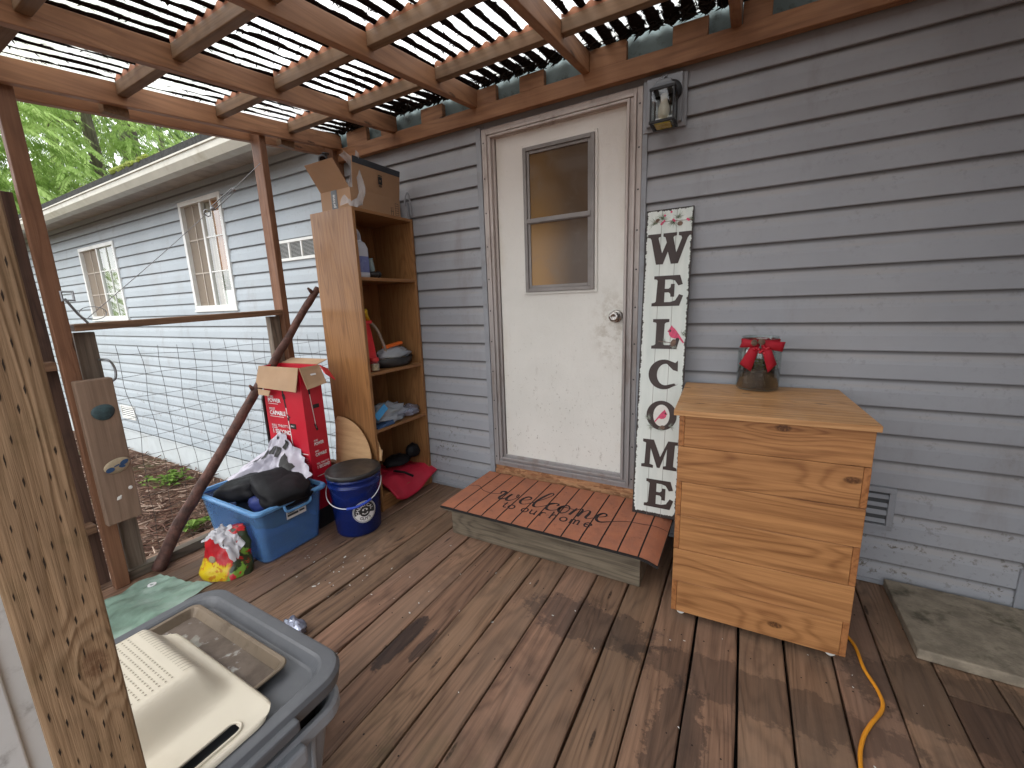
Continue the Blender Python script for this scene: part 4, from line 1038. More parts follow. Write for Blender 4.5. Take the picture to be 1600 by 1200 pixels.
def bagfilm(u, v):
    a = u * 1.1; x = bx1 - .06 + .085 * u + .02 * math.sin(7 * v + 3 * u); y = by0 + .02 + .055 * math.sin(4 * v) * (1 - u) + .06 * (u - .3) + .012 * math.sin(19 * u + 5 * v)
    z = H + .175 - .28 * v + .02 * math.sin(9 * u)
    return (x + .015 * v, y, z)
bf_.grid(bagfilm, 10, 20)
tag(bf_.build('plastic_wrap', M['film_clear'], base=(bx1, by0, H), smooth=True), 'crumpled clear plastic wrap hanging out of the cardboard box on the bookcase', 'plastic wrap')
gs = MB(); gs.box(-2.05, -1.925, -.050, -.028, zt, zt + .10)
gs.tube(smooth_path([(-1.935, -.058, zt + .08), (-1.925, -.060, zt + .13), (-1.918, -.045, zt + .155), (-1.912, -.035, zt + .12), (-1.912, -.03, zt + .02)], 5), .006, 6)
tag(gs.build('gray_case', M['siding_trim'], base=(-1.98, -.04, zt), bevel=.004), 'thin gray handled case standing behind the cardboard box on the bookcase', 'case')

# jug with blue liquid
jz = SH[0] + .001; jc = (-2.0, -.425)
jg = thing('plastic_jug', 'milky handled jug half full of blue liquid on the top shelf', 'jug', (*jc, jz))
def rrect(cx, cy, hx, hy, r, n=5):
    out = []
    for (sx, sy, a0) in ((1, 1, 0), (-1, 1, PI / 2), (-1, -1, PI), (1, -1, 1.5 * PI)):
        for i in range(n + 1):
            a = a0 + i * PI / 2 / n; out.append((cx + sx * (hx - r) + r * math.cos(a), cy + sy * (hy - r) + r * math.sin(a)))
    return out
def loft(mb, rings, mi=0, cap0=True, cap1=True):
    k = len(mb.v); n = len(rings[0])
    for R_ in rings: mb.v += [tuple(p) for p in R_]
    for i in range(len(rings) - 1):
        for j in range(n): mb.f.append([k + i * n + j, k + i * n + (j + 1) % n, k + (i + 1) * n + (j + 1) % n, k + (i + 1) * n + j]); mb.m.append(mi)
    if cap0: mb.f.append([k + j for j in range(n)][::-1]); mb.m.append(mi)
    if cap1: mb.f.append([k + (len(rings) - 1) * n + j for j in range(n)]); mb.m.append(mi)
def rring(cx, cy, hx, hy, r, z, n=5): return [(x, y, z) for x, y in rrect(cx, cy, hx, hy, r, n)]
mb = MB(); loft(mb, [rring(*jc, .058, .043, .02, jz), rring(*jc, .060, .045, .02, jz + .01), rring(*jc, .060, .045, .02, jz + .165), rring(*jc, .050, .036, .02, jz + .195), rring(jc[0], jc[1] - .01, .030, .026, .015, jz + .21)])
mb.build('bottle', M['jug'], jg, smooth=False, bevel=.003)
mb = MB(); mb.tube(smooth_path([(jc[0] + .01, jc[1] + .022, jz + .200), (jc[0] + .01, jc[1] + .018, jz + .245), (jc[0] + .01, jc[1] - .005, jz + .268), (jc[0] + .01, jc[1] - .026, jz + .258), (jc[0] + .01, jc[1] - .03, jz + .20)], 6), .011, 8); mb.build('handle', M['jug'], jg, smooth=True)
mb = MB(); loft(mb, [rring(*jc, .0605, .0455, .02, jz + .028), rring(*jc, .0605, .0455, .02, jz + .118)], cap0=False, cap1=False); mb.build('liquid', M['jug_liquid'], jg)
mb = MB(); Rm = Matrix.Rotation(RAD(20), 4, 'X')
cup = thing('cup', 'pale teal cup standing on a black lump beside the jug', 'cup', (-2.0, -.305, jz))
mb.lathe([(.018, .045), (.021, .05), (.030, .115), (.0315, .117), (.0275, .113), (.019, .054)], (-2.0, -.305, jz), 20, mat=Rm); mb.build('cup_body', M['cup_teal'], cup, smooth=True)
mb = MB(); mb.sphere((-2.0, -.320, jz + .022), .036, 14, 8, 0, (1, 1.2, .6)); mb.sphere((-2.0, -.275, jz + .024), .024, 12, 8, 0, (1, .9, 1)); mb.build('cup_holder', M['black_plastic'], cup, smooth=True)

# second shelf: red siphon pump, jar, black tray with a bag and an orange tool
z2 = SH[1] + .001
pu = thing('siphon_can', 'red plastic can with yellow spout and clear hose on the shelf', 'can', (-2.02, -.415, z2))
mb = MB(); loft(mb, [rring(-2.02, -.415, .055, .052, .02, z2), rring(-2.02, -.415, .055, .050, .02, z2 + .06), rring(-2.02, -.415, .045, .040, .018, z2 + .19), rring(-2.02, -.415, .032, .030, .014, z2 + .285), rring(-2.02, -.412, .042, .042, .014, z2 + .288), rring(-2.02, -.412, .042, .042, .014, z2 + .305)]); mb.build('can_body', M['red_plastic'], pu, bevel=.002)
mb = MB(); Rm = Matrix.Rotation(RAD(24), 4, 'X'); mb.lathe([(.0001, 0), (.014, 0), (.015, .04), (.022, .062), (.022, .072), (.0001, .072)], (-2.02, -.370, z2 + .30), 16, mat=Rm); mb.build('spout', M['yellow_plastic'], pu, smooth=True)
mb = MB(); mb.tube(smooth_path([(-2.02, -.366, z2 + .30), (-2.01, -.32, z2 + .25), (-2.0, -.29, z2 + .17), (-1.995, -.275, z2 + .10), (-1.995, -.30, z2 + .055), (-2.0, -.345, z2 + .045)], 6), .0095, 8); mb.build('hose', M['hose'], pu, smooth=True)
jr = thing('glass_jar', 'small glass jar with red checked lid at the shelf edge', 'jar', (-1.945, -.42, z2))
mb = MB(); mb.lathe([(.0001, 0), (.026, 0), (.028, .006), (.028, .055), (.023, .063)], (-1.945, -.42, z2), 20); mb.build('jar_body', M['glass'], jr, smooth=True)
mb = MB(); mb.lathe([(.0001, .008), (.0255, .008), (.0255, .045), (.0001, .045)], (-1.945, -.42, z2), 16); mb.build('jar_contents', M['skin_food'], jr)
mb = MB(); mb.lathe([(.027, .063), (.0275, .066), (.0275, .080), (.024, .083), (.0001, .083)], (-1.945, -.42, z2), 20); mb.build('lid', M['pkt_red'], jr)
tr_ = MB(); tc = (-2.03, -.20)
tr_.lathe([(.0001, .004), (.105, .004), (.120, .020), (.135, .060), (.138, .060), (.126, .016), (.110, .0), (.0001, .0)], (0, 0, 0), 32)
for i in range(len(tr_.v)): v = tr_.v[i]; tr_.v[i] = (tc[0] + v[0] * .85, tc[1] + v[1] * 1.2, z2 + v[2])
tag(tr_.build('black_tray', M['black_plastic'], base=(*tc, z2), smooth=True), 'oval black tray holding a clear bag on the second shelf', 'tray')
def crumple(c, rx_, ry_, rz_, seed, amp=.25, freq=2.5, n=26, m=16, flat=True):
    mb = MB(); mb.sphere((0, 0, 0), 1, n, m)
    out = MB(); out.f = mb.f; out.m = mb.m
    for v in mb.v:
        q = Vector(v); d = 1 + amp * mnoise.noise(q * freq + Vector((seed, 0, 0))) + amp * .5 * abs(mnoise.noise(q * freq * 2.7 + Vector((0, seed, 0))))
        zz = q.z * d * rz_
        if flat: zz = max(zz, -rz_ * .55)
        out.v.append((c[0] + q.x * d * rx_, c[1] + q.y * d * ry_, c[2] + zz))
    return out
mb = crumple((-2.02, -.19, z2 + .078), .085, .125, .045, 3, .35, 3.2)
tag(mb.build('clear_bag', M['ziplock'], base=(-2.02, -.19, z2 + .05), smooth=True), 'crumpled clear plastic bag heaped in the oval black tray', 'bag')
mb = crumple((-2.02, -.20, z2 + .052), .060, .09, .026, 8, .4, 4)
tag(mb.build('tan_scraps', M['skin_food'], base=(-2.02, -.20, z2 + .03), smooth=True), 'tan scraps showing through the clear bag in the black tray', 'scraps')
mb = MB(); mb.hexa([(-2.03, -.27, z2 + .118), (-1.99, -.27, z2 + .118), (-1.99, -.12, z2 + .135), (-2.03, -.12, z2 + .135), (-2.03, -.27, z2 + .135), (-1.99, -.27, z2 + .135), (-1.99, -.12, z2 + .155), (-2.03, -.12, z2 + .155)])
tag(mb.build('orange_tool', M['orange_plastic'], base=(-2.01, -.2, z2 + .12), bevel=.005), 'bright orange plastic tool lying over the clear bag', 'tool')

# third shelf: bag of packets
z3 = SH[2] + .001
mb = crumple((-2.02, -.30, z3 + .050), .095, .145, .065, 5, .45, 3.0, 30, 18)
tag(mb.build('zip_bag', M['ziplock'], base=(-2.02, -.30, z3), smooth=True), 'clear zip bag full of colourful odds and ends on the third shelf', 'bag')
mb = MB()
for i in range(16):
    r_ = random.Random(i); mb.sphere((-2.01 + r_.uniform(-.05, .03), -.30 + r_.uniform(-.10, .09), z3 + .03 + r_.uniform(0, .05)), r_.uniform(.012, .024), 8, 6, r_.randrange(5), (1, r_.uniform(.8, 2), .8))
tag(mb.build('bag_contents', [M['skin_food'], M['blue_cloth'], M['pkt_blue'], M['orange_plastic'], M['jar_plant']], base=(-2.01, -.3, z3), smooth=True), 'mixed small coloured bits filling the clear zip bag', 'bits')
mb = MB(); q = frame((-1.928, -.452, z3 + .05), (0, .85, .55), (-.1, -.5, .8)); mb.box(0, .105, 0, .045, -.002, .002, 0, q)
tag(mb.build('blue_packet', M['pkt_blue'], base=(-1.93, -.44, z3), bevel=.001), 'bright cyan paper packet tilted against the clear zip bag', 'packet')
mb = MB(); mb.hexa([(-2.0, -.455, z3 + .0), (-1.918, -.465, z3 + .0), (-1.915, -.33, z3 + .004), (-2.0, -.33, z3 + .004), (-2.0, -.455, z3 + .006), (-1.92, -.465, z3 + .006), (-1.917, -.33, z3 + .032), (-2.0, -.33, z3 + .03)])
tag(mb.build('blue_card', M['stone_blue'], base=(-1.95, -.4, z3)), 'flat blue card lying under the zip bag at the shelf edge', 'card')
mb = crumple((-1.99, -.125, z3 + .030), .06, .085, .042, 12, .3, 3.5)
tag(mb.build('silver_pouch', M['silver_bag'], base=(-1.99, -.125, z3), smooth=True), 'crinkled blue and silver pouch right of the zip bag', 'pouch')
# bottom shelf: red cloth bag, black gloves
z4 = SH[3] + .001
def redcloth(u, v):
    y = -.42 + .38 * v; x = -2.17 + .29 * u
    z = z4 + .045 + .035 * math.sin(3 * u + 1) * math.sin(2.5 * v + .6) + .018 * mnoise.noise((u * 4, v * 4, 0)) + .012 * abs(mnoise.noise((u * 9 + v * 3, v * 5, 3)))
    ov = max(0, u - .74) / .26
    z -= ov * (.055 + .03 * math.sin(5 * v)); y += .05 * u * v
    return (x + .03 * ov * (1 - v * .4), min(y, .0 + .03 * ov) - .0, z)
mb = MB(); mb.grid(redcloth, 22, 22)
o = mb.build('red_bag', M['red_cloth'], base=(-2.02, -.22, z4), smooth=True); so_ = o.modifiers.new('solid', 'SOLIDIFY'); so_.thickness = .012
tag(o, 'slouched red cloth bag spilling over the bottom shelf', 'bag')
mb = crumple((-2.06, -.20, z4 + .115), .07, .10, .035, 15, .3, 2.5); m2 = crumple((-2.02, -.085, z4 + .150), .045, .055, .055, 17, .2, 2.0)
mb.add(m2.v, m2.f); mb.tube([(-2.0, -.30, z4 + .085), (-1.94, -.26, z4 + .07), (-1.89, -.23, z4 + .04)], .008, 6)
tag(mb.build('black_glove', M['black_cloth'], base=(-2.05, -.15, z4 + .08), smooth=True), 'black padded glove lying on the red cloth bag', 'glove')

# ------------------------------------------------------------------ red carton, panel, plywood, bin, bucket
RA = Vector((-2.100, -.812, 0)); rang = RAD(3)
rc = thing('red_box', 'tall red printed carton with open brown flaps', 'box', RA, rang)
RW, RD, RH = .330, .130, .955
ML = XF[rc.name]
mb = MB(); c = .004
mb.box(-RW, 0, 0, c, .0, RH); mb.box(-RW, 0, RD - c, RD, .0, RH); mb.box(-RW, -RW + c, c, RD - c, .0, RH); mb.box(-c, 0, c, RD - c, .0, RH); mb.box(-RW + c, -c, c, RD - c, .0, c)
mb.build('carton', M['red_card'], rc, world=False)
mb = MB(); mb.box(-RW - .0006, .0006, -.0006, RD + .0006, .0, .115); mb.build('black_band', M['ink_black'], rc, world=False)
def rlab(items, m, name): put(join_meshes(name, items), name, rc, m, world=False)
def Ff(x, z): return frame((x, -.0012, z), (1, 0, 0), (0, 0, 1))
def Fr(y, z): return frame((.0012, y, z), (0, 1, 0), (0, 0, 1))
wt = [text_mesh('MORE', .020, Ff(-.302, .772)), text_mesh('POWER', .032, Ff(-.302, .747), bold=.0008), bar(Ff(-.302, .736), 0, .085, 0, .003),
      text_mesh('MOST', .020, Ff(-.300, .700)), text_mesh('CAPABLE', .034, Ff(-.300, .672), bold=.0008), bar(Ff(-.300, .660), 0, .12, 0, .003),
      text_mesh('FULL THROTTLE', .022, Ff(-.298, .600)), text_mesh('IN UNDER', .010, Ff(-.298, .589)), text_mesh('1 SECOND', .034, Ff(-.298, .560), bold=.0008),
      text_mesh('POWER', .026, Fr(.035, .500), bold=.0006, sx=.7), text_mesh('MORE', .014, Fr(.035, .524), sx=.7), text_mesh('CAPABLE', .026, Fr(.035, .435), bold=.0006, sx=.7), text_mesh('MOST', .014, Fr(.035, .459), sx=.7),
      text_mesh('FULL THROTTLE', .014, Fr(.035, .385), sx=.8), text_mesh('1 SECOND', .026, Fr(.035, .360), bold=.0006, sx=.7), bar(Fr(.03, .315), 0, .085, 0, .003),
      bar(Ff(-.082, .455), 0, .070, 0, .004), bar(Ff(-.1, .085), .030, .085, 0, .028)]
# the tool shaft printed on both faces
def shaft(F, u0, v0, u1, v1, w=.0028): 
    d = Vector((u1 - u0, v1 - v0)); n = Vector((-d.y, d.x)).normalized() * w
    return curve_mesh('s', [[(u0 + n.x, v0 + n.y), (u1 + n.x, v1 + n.y), (u1 - n.x, v1 - n.y), (u0 - n.x, v0 - n.y)]], .0006, F)
wt += [shaft(Ff(0, 0), -.150, .72, -.120, .30), shaft(Fr(0, 0), .046, .80, .062, .60, .002)]
rlab(wt, M['ink_white'], 'white_print')
bt = [shaft(Ff(0, 0), -.164, .84, -.150, .72, .006), shaft(Ff(0, 0), -.160, .80, -.152, .77, .012), shaft(Ff(0, 0), -.150, .68, -.125, .665, .004), shaft(Ff(0, 0), -.165, .335, -.120, .285, .007), shaft(Ff(0, 0), -.130, .31, -.112, .275, .009), bar(Ff(-.146, .600), .012, .062, 0, .030), bar(Ff(-.14, .645), -.01, .005, 0, .02),
      shaft(Fr(0, 0), .044, .84, .046, .80, .005), shaft(Fr(0, 0), .056, .625, .068, .585, .006), bar(Fr(.058, .715), 0, .04, 0, .022)]
rlab(bt, M['ink_black'], 'black_print')
rlab([text_mesh('ONLY', .012, frame((-.136 + .006, -.0018, .611), (1, 0, 0), (0, 0, 1)))], M['ink_white'], 'label_print')
rlab([bar(Ff(-.082, .395), 0, .070, .0, .003), bar(Ff(-.082, .41), 0, .070, .0, .002), bar(Ff(-.082, .42), 0, .060, .0, .002), bar(Ff(-.082, .43), 0, .066, .0, .002)], M['ink_pink'], 'fine_print')
def flap(pts, th=.004, m=None, par=rc):
    a, b, c_, d = [Vector(p) for p in pts]; n = (b - a).cross(d - a).normalized() * th
    mb = MB(); mb.hexa([a, b, c_, d, a + n, b + n, c_ + n, d + n]); return mb.build('flap', m or M['card'], par, world=False)
flap([(-RW - .008, -.003, RH + .002), (.0, -.003, RH + .002), (-.002, -.034, RH - .128), (-RW - .028, -.030, RH - .12)])
flap([(-.205, -.040, RH - .130), (-.315, -.038, RH - .126), (-.308, -.043, RH - .158), (-.215, -.045, RH - .160)])
flap([(.002, .0, RH), (.002, RD, RH), (.060, RD - .012, RH - .10), (.046, .002, RH - .118)][::-1])
flap([(-RW + .01, RD, RH), (-.01, RD, RH), (-.01, RD + .07, RH + .02), (-RW + .01, RD + .07, RH + .02)])
flap([(.062, RD - .012, RH - .045), (.004, RD + .004, RH), (.010, RD + .05, RH - .03), (.075, RD + .04, RH - .09)], m=M['red_card'])
put(join_meshes('flap_label', [bar(frame((.033, .045, RH - .047), (0, 1, 0), (-.42, 0, .9)), 0, .035, 0, .010)]), 'flap_label', rc, M['ink_white'], world=False)

tp_ = thing('tray_table', 'dark panel with rounded black frame behind the red carton', 'folded table', (-2.505, -.65, 0))
mb = MB(); out_ = rrect(-.640, .400, .158, .391, .05, 6)
mb.tube([(-2.505, y, z) for y, z in out_], .009, 6, closed=True); mb.build('frame', M['black_plastic'], tp_, smooth=True)
mb = MB(); mb.box(-2.512, -2.504, -.79, -.49, .018, .783); mb.build('panel', M['fence_board'], tp_)

for i, (dx, dy, sc, lab) in enumerate(((0, 0, 1.0, 'larger curved piece of thin plywood leaning behind the red carton'), (.050, .03, .92, 'smaller curved plywood piece with taped corner behind the larger one'))):
    L = [(-.13 + dx, .0)]; R_ = .34 * sc
    pts2 = [(0, 0), (.285, .072)] + [(.285 - .265 * (1 - math.cos(a)) , .072 + .262 * math.sin(a)) for a in [PI / 2 * q / 10 for q in range(1, 11)]] + [(0, .31)]
    F = frame((-2.20 + dx, -.580 + dy * 2, .275 + .0 * i), (1, .10, 0), (0, .12, 1))
    me = curve_mesh('ply', [[(u * sc, v * sc) for u, v in pts2]], .004, F)
    o = put(me, 'plywood_offcut', None, M['plywood'], base=(-2.1 + dx, -.56, .3)); tag(o, lab, 'plywood', 'curved plywood pieces')
    if i == 1:
        me = curve_mesh('st', [[(.225, .085), (.262, .095), (.262, .135), (.225, .125)]], .0012, F @ Matrix.Translation((0, 0, -.003))); put(me, 'patch', o, M['card'], world=True).matrix_parent_inverse = Matrix.Translation((2.1 - dx, .56, -.3))
cd = MB(); cd.box(-2.33, -1.985, -.545, -.510, .0, .29)
tag(cd.build('flat_carton', M['card'], base=(-2.15, -.53, 0), bevel=.003), 'brown cardboard carton standing behind the blue bucket', 'box')

bn = thing('storage_bin', 'translucent blue plastic storage bin with a lipped rim', 'bin', (-2.28, -1.01, 0))
bcx, bcy = -2.272, -1.010
mb = MB()
loft(mb, [rring(bcx, bcy, .232, .150, .03, .004), rring(bcx, bcy, .240, .158, .035, .010), rring(bcx, bcy, .275, .183, .035, .295), rring(bcx, bcy, .269, .177, .033, .295), rring(bcx, bcy, .236, .153, .03, .012), rring(bcx, bcy, .22, .14, .03, .009)], cap0=True, cap1=True)
mb.build('bin_body', M['bin_blue'], bn, bevel=.003)
mb = MB(); loft(mb, [rring(bcx, bcy, .278, .186, .035, .285), rring(bcx, bcy, .295, .202, .04, .290), rring(bcx, bcy, .298, .205, .042, .303), rring(bcx, bcy, .292, .199, .04, .312), rring(bcx, bcy, .277, .184, .035, .312), rring(bcx, bcy, .269, .177, .033, .297)], cap0=False, cap1=False)
mb.build('rim', M['bin_blue_rim'], bn, bevel=.002)
mb = MB(); mb.tube(smooth_path([(-1.975, -1.07, .292), (-1.968, -1.06, .262), (-1.966, -1.0, .258), (-1.968, -.935, .262), (-1.975, -.925, .292)], 4), .007, 6); mb.build('handle', M['bin_blue_rim'], bn, smooth=True)
lb = MB(); lb.quad((-1.9935, -1.055, .205), (-1.9935, -.945, .205), (-1.990, -.945, .255), (-1.990, -1.055, .255)); lo = lb.build('label', M['ink_white'], bn)
put(join_meshes('label_print', [bar(frame((-1.9915, -1.05, .215), (0, 1, 0), (.07, 0, 1)), 0, .06, .004, .016), bar(frame((-1.9915, -1.05, .215), (0, 1, 0), (.07, 0, 1)), 0, .04, .020, .024), bar(frame((-1.9915, -.985, .215), (0, 1, 0), (.07, 0, 1)), 0, .03, .006, .016)]), 'label_print', lo, M['tape_dark'])
put(join_meshes('label_stripe', [bar(frame((-1.991, -1.05, .243), (0, 1, 0), (.07, 0, 1)), 0, .05, .0, .006)]), 'label_stripe', lo, M['pkt_red'])
# contents of the bin
bk = MB()
def pad(cx, cy, cz, a, b, th, yaw, tilt, seed):
    rot = Matrix.Translation((cx, cy, cz)) @ Matrix.Rotation(yaw, 4, 'Z') @ Matrix.Rotation(tilt, 4, 'Y')
    mb = MB(); mb.sphere((0, 0, 0), 1, 30, 16)
    k = len(bk.v)
    for v in mb.v:
        q = Vector(v); e = .55
        q = Vector((math.copysign(abs(q.x) ** e, q.x), math.copysign(abs(q.y) ** e, q.y), math.copysign(abs(q.z) ** .7, q.z)))
        d = 1 + .14 * mnoise.noise(q * 2.2 + Vector((seed, 0, 0))) + .05 * abs(mnoise.noise(q * 6 + Vector((0, seed, 0)))); bk.v.append(tuple(rot @ Vector((q.x * a * d, q.y * b * d, q.z * th * d))))
    bk.f += [[k + i for i in f] for f in mb.f]; bk.m += mb.m
pad(-2.34, -1.035, .315, .16, .125, .055, .1, -.22, 1); pad(-2.10, -1.00, .355, .15, .125, .042, -.25, .24, 4); pad(-2.11, -.985, .315, .14, .12, .03, -.25, .18, 6); pad(-2.25, -1.0, .20, .17, .12, .09, 0, 0, 9)
tag(bk.build('seat_cushion', M['black_cloth'], base=(-2.26, -1.01, .1), smooth=True), 'folded black padded cushion stuffed into the blue storage bin', 'cushion')
mb = crumple((-2.13, -1.095, .285), .075, .05, .045, 22, .2, 2); tag(mb.build('blue_cloth', M['blue_cloth'], base=(-2.13, -1.09, .28), smooth=True), 'dark blue cloth tucked under the black cushion', 'cloth')
pb = thing('shopping_bag', 'white plastic bag with black print draped behind the black cushion', 'bag', (-2.28, -.93, .25))
def sheetbag(u, v):
    x = -2.56 + .55 * u; pk = math.exp(-((u - .44) / .20) ** 2)
    top = .375 + .12 * math.sin(PI * min(1, u * 1.02)) + .08 * pk
    z = .27 + (top - .27) * v + .016 * mnoise.noise((u * 7, v * 5, 3))
    y = -.955 + .12 * v - .05 * math.sin(PI * v) * (1 - pk) + .028 * mnoise.noise((u * 9, v * 4, 1)) + .018 * mnoise.noise((u * 22, v * 9, 4)) - .06 * (1 - v) * abs(u - .5)
    y -= .16 * max(0, abs(u - .5) - .33) * 3 * (1 - .4 * v)
    return (x, y, z)
mb = MB(); mb.grid(sheetbag, 44, 20); o = mb.build('bag_sheet', M['gray_poly'], pb, smooth=True)
def sheetpt(u, v, d=-.006): p = Vector(sheetbag(u, v)); return (p.x, p.y + d, p.z + .002)
pr = MB()
def strip(u0, u1, v0, v1, nu=8, nv=4): pr.grid(lambda a, b: sheetpt(u0 + (u1 - u0) * a, v0 + (v1 - v0) * b), nu, nv)
for (u0, u1) in ((.20, .255), (.285, .35), (.38, .45), (.475, .55)): strip(u0, u1, .58 + .1 * u0, .72 + .1 * u0)
strip(.60, .80, .60, .78); strip(.545, .585, .80, .95); strip(.41, .45, .86, .96)
pr.build('bag_print', M['ink_black'], pb, smooth=True)

bu = thing('bucket', 'translucent blue bucket with black lid and round black logo', 'bucket', (-1.905, -.690, 0))
bcx2, bcy2 = -1.905, -.690
mb = MB(); mb.lathe([(.0001, .002), (.118, .002), (.123, .010), (.138, .285), (.139, .287), (.146, .289), (.146, .300), (.140, .303), (.141, .325), (.147, .327), (.147, .337), (.141, .340), (.142, .352), (.138, .352), (.134, .28), (.119, .012), (.0001, .008)], (bcx2, bcy2, 0), 48)
mb.build('bucket_body', M['bucket_blue'], bu, smooth=True)
mb = MB(); mb.lathe([(.1435, .345), (.150, .346), (.152, .352), (.152, .362), (.148, .368), (.138, .370), (.125, .366), (.0001, .366)], (bcx2, bcy2, 0), 48); mb.build('lid', M['black_plastic'], bu, smooth=True)
mb = MB(); mb.lathe([(.0001, .015), (.116, .015), (.122, .10), (.0001, .10)], (bcx2, bcy2, 0), 32); mb.build('bucket_contents', M['blue_cloth'], bu)
ca = RAD(-28)                                   # logo direction on the wall
la = RAD(-52)
# bail handle
pts = []
for i in range(25):
    t_ = i / 24 * PI; aa = RAD(-154) + (RAD(38) - RAD(-154)) * i / 24
    R_ = .150 + .012 * math.sin(t_); pts.append((bcx2 + R_ * math.cos(aa), bcy2 + R_ * math.sin(aa), .305 - .108 * math.sin(t_) ** .8))
mb = MB(); mb.tube(pts, .0028, 6); mb.build('handle', M['ink_white'], bu, smooth=True)
gi = [p for i, p in enumerate(pts) if 12 <= i <= 18]
mb = MB(); mb.tube(gi, .0075, 8); mb.build('handle_grip', M['bucket_solid'], bu, smooth=True)
# logo wrapped on the wall
def wrap(me, z0, a0, off):
    for v in me.vertices:
        z = z0 + v.co.y; r = .123 + (.138 - .123) * (z - .01) / .275 + off + v.co.z
        a = a0 + v.co.x / .132; v.co = (bcx2 + r * math.cos(a), bcy2 + r * math.sin(a), z)
    me.update(); return me
def circ(r, n=48): return [(r * math.cos(2 * PI * i / n), r * math.sin(2 * PI * i / n)) for i in range(n)]
I4 = Matrix()
def disc_wedge(r0, r1, a0, a1, n=28):
    o_ = [(r1 * math.cos(a0 + (a1 - a0) * i / n), r1 * math.sin(a0 + (a1 - a0) * i / n)) for i in range(n + 1)]
    i_ = [(r0 * math.cos(a1 + (a0 - a1) * i / n), r0 * math.sin(a1 + (a0 - a1) * i / n)) for i in range(n + 1)]
    return o_ + i_
LZ, LA = .148, RAD(-22)
def fine(me):                        # subdivide long faces so they follow the wall
    bm = bmesh.new(); bm.from_mesh(me); bmesh.ops.triangulate(bm, faces=bm.faces)
    for _ in range(3):
        es = [e for e in bm.edges if e.calc_length() > .012]
        if es: bmesh.ops.subdivide_edges(bm, edges=es, cuts=1, use_grid_fill=False)
        bmesh.ops.triangulate(bm, faces=bm.faces)
    bm.to_mesh(me); bm.free(); return me
R1_ = .066
put(wrap(fine(curve_mesh('l', [circ(R1_)], .0004, I4)), LZ, LA, .0012), 'logo_disc', bu, M['ink_black'])
wl = [curve_mesh('l', [circ(R1_), circ(R1_ - .0022)], .0004, I4), curve_mesh('l', [circ(R1_ - .005), circ(R1_ - .007)], .0004, I4), curve_mesh('l', [disc_wedge(.029, R1_ - .008, RAD(197), RAD(343))], .0004, I4)]
word = 'CHEMICAL'
for i, ch in enumerate(word):
    a = RAD(186 - i * 24.5); M_ = Matrix.Translation((.0415 * math.cos(a), .0415 * math.sin(a), 0)) @ Matrix.Rotation(a - PI / 2, 4, 'Z') @ Matrix.Translation((0, -.0085, 0)); wl.append(text_mesh(ch, .024, M_, .0004, .0004, 'CENTER'))
for (x, y, r) in ((-.010, .012, .005), (.010, .012, .005), (-.013, -.008, .004), (.013, -.008, .004)): wl.append(curve_mesh('l', [[(x + p[0], y + p[1]) for p in circ(r, 14)]], .0004, I4))
wl.append(curve_mesh('l', [disc_wedge(.012, .016, RAD(215), RAD(325))], .0004, I4)); wl.append(curve_mesh('l', [disc_wedge(.018, .021, RAD(40), RAD(140))], .0004, I4))
put(wrap(fine(join_meshes('logo_white', wl)), LZ, LA, .0020), 'logo_print', bu, M['ink_white'])
bl = []
for i, ch in enumerate('GUYS'):
    a = RAD(237 + i * 22); M_ = Matrix.Translation((.0415 * math.cos(a), .0415 * math.sin(a), 0)) @ Matrix.Rotation(a + PI / 2, 4, 'Z') @ Matrix.Translation((0, -.0085, 0)); bl.append(text_mesh(ch, .024, M_, .0004, .0004, 'CENTER'))
put(wrap(fine(join_meshes('logo_black', bl)), LZ, LA, .0028), 'logo_lettering', bu, M['ink_black'])

# seed bag
sg = thing('seed_bag', 'crumpled red bag with yellow flowers and a white folded top', 'bag', (-2.165, -1.285, 0))
def sbag(u, v):
    a = 2 * PI * u; hz = .215 * v
    rx_ = .130 * (1 - .30 * v ** 2) * (1 + .06 * math.sin(3 * a + 1)); ry_ = .075 * (1 - .6 * v)
    n_ = 1 + .16 * mnoise.noise((math.cos(a) * 1.5, math.sin(a) * 1.5, v * 3)) + .07 * mnoise.noise((math.cos(a) * 4, math.sin(a) * 4, v * 7))
    return (rx_ * math.cos(a) * n_, ry_ * math.sin(a) * n_ + .03 * v, hz + .03 * v * math.cos(a) + .012 * mnoise.noise((a, v * 4, 2)))
mb = MB(); mb.grid(sbag, 48, 20, closed_u=True); k = len(mb.v); mb.v.append((0, .03, .215))
for i in range(48): mb.f.append([i * 21 + 20, ((i + 1) % 48) * 21 + 20, k]); mb.m.append(0)
RZ = Matrix.Rotation(RAD(25), 4, 'Z')
mb.v = [tuple(RZ @ Vector(v)) for v in mb.v]; mb.build('bag_body', M['seed'], sg, world=False, smooth=True)
def stop(u, v):
    x = -.045 + .150 * u; arch = math.sin(PI * (u * .8 + .1))
    z = .185 + .085 * arch - .012 * v * (1 + 3.5 * u) - .055 * u; y = .028 - .085 * v + .02 * mnoise.noise((u * 5, v * 3, 8)) - .012
    return (x + .02 * mnoise.noise((u * 6, v * 4, 2)), y + .015 * mnoise.noise((u * 13, v * 8, 5)), z + .022 * mnoise.noise((u * 8, v * 5, 6)))
mb = MB(); mb.grid(stop, 30, 16); mb.v = [tuple(RZ @ Vector(v)) for v in mb.v]; o = mb.build('folded_top', M['white_poly'], sg, world=False, smooth=True)
mb = MB(); mb.sphere((.012, -.085, .125), .018, 14, 8, 0, (1, .25, 1)); mb.v = [tuple(RZ @ Vector(v)) for v in mb.v]; mb.build('bag_emblem', M['stone_cream'], sg, world=False, smooth=True)

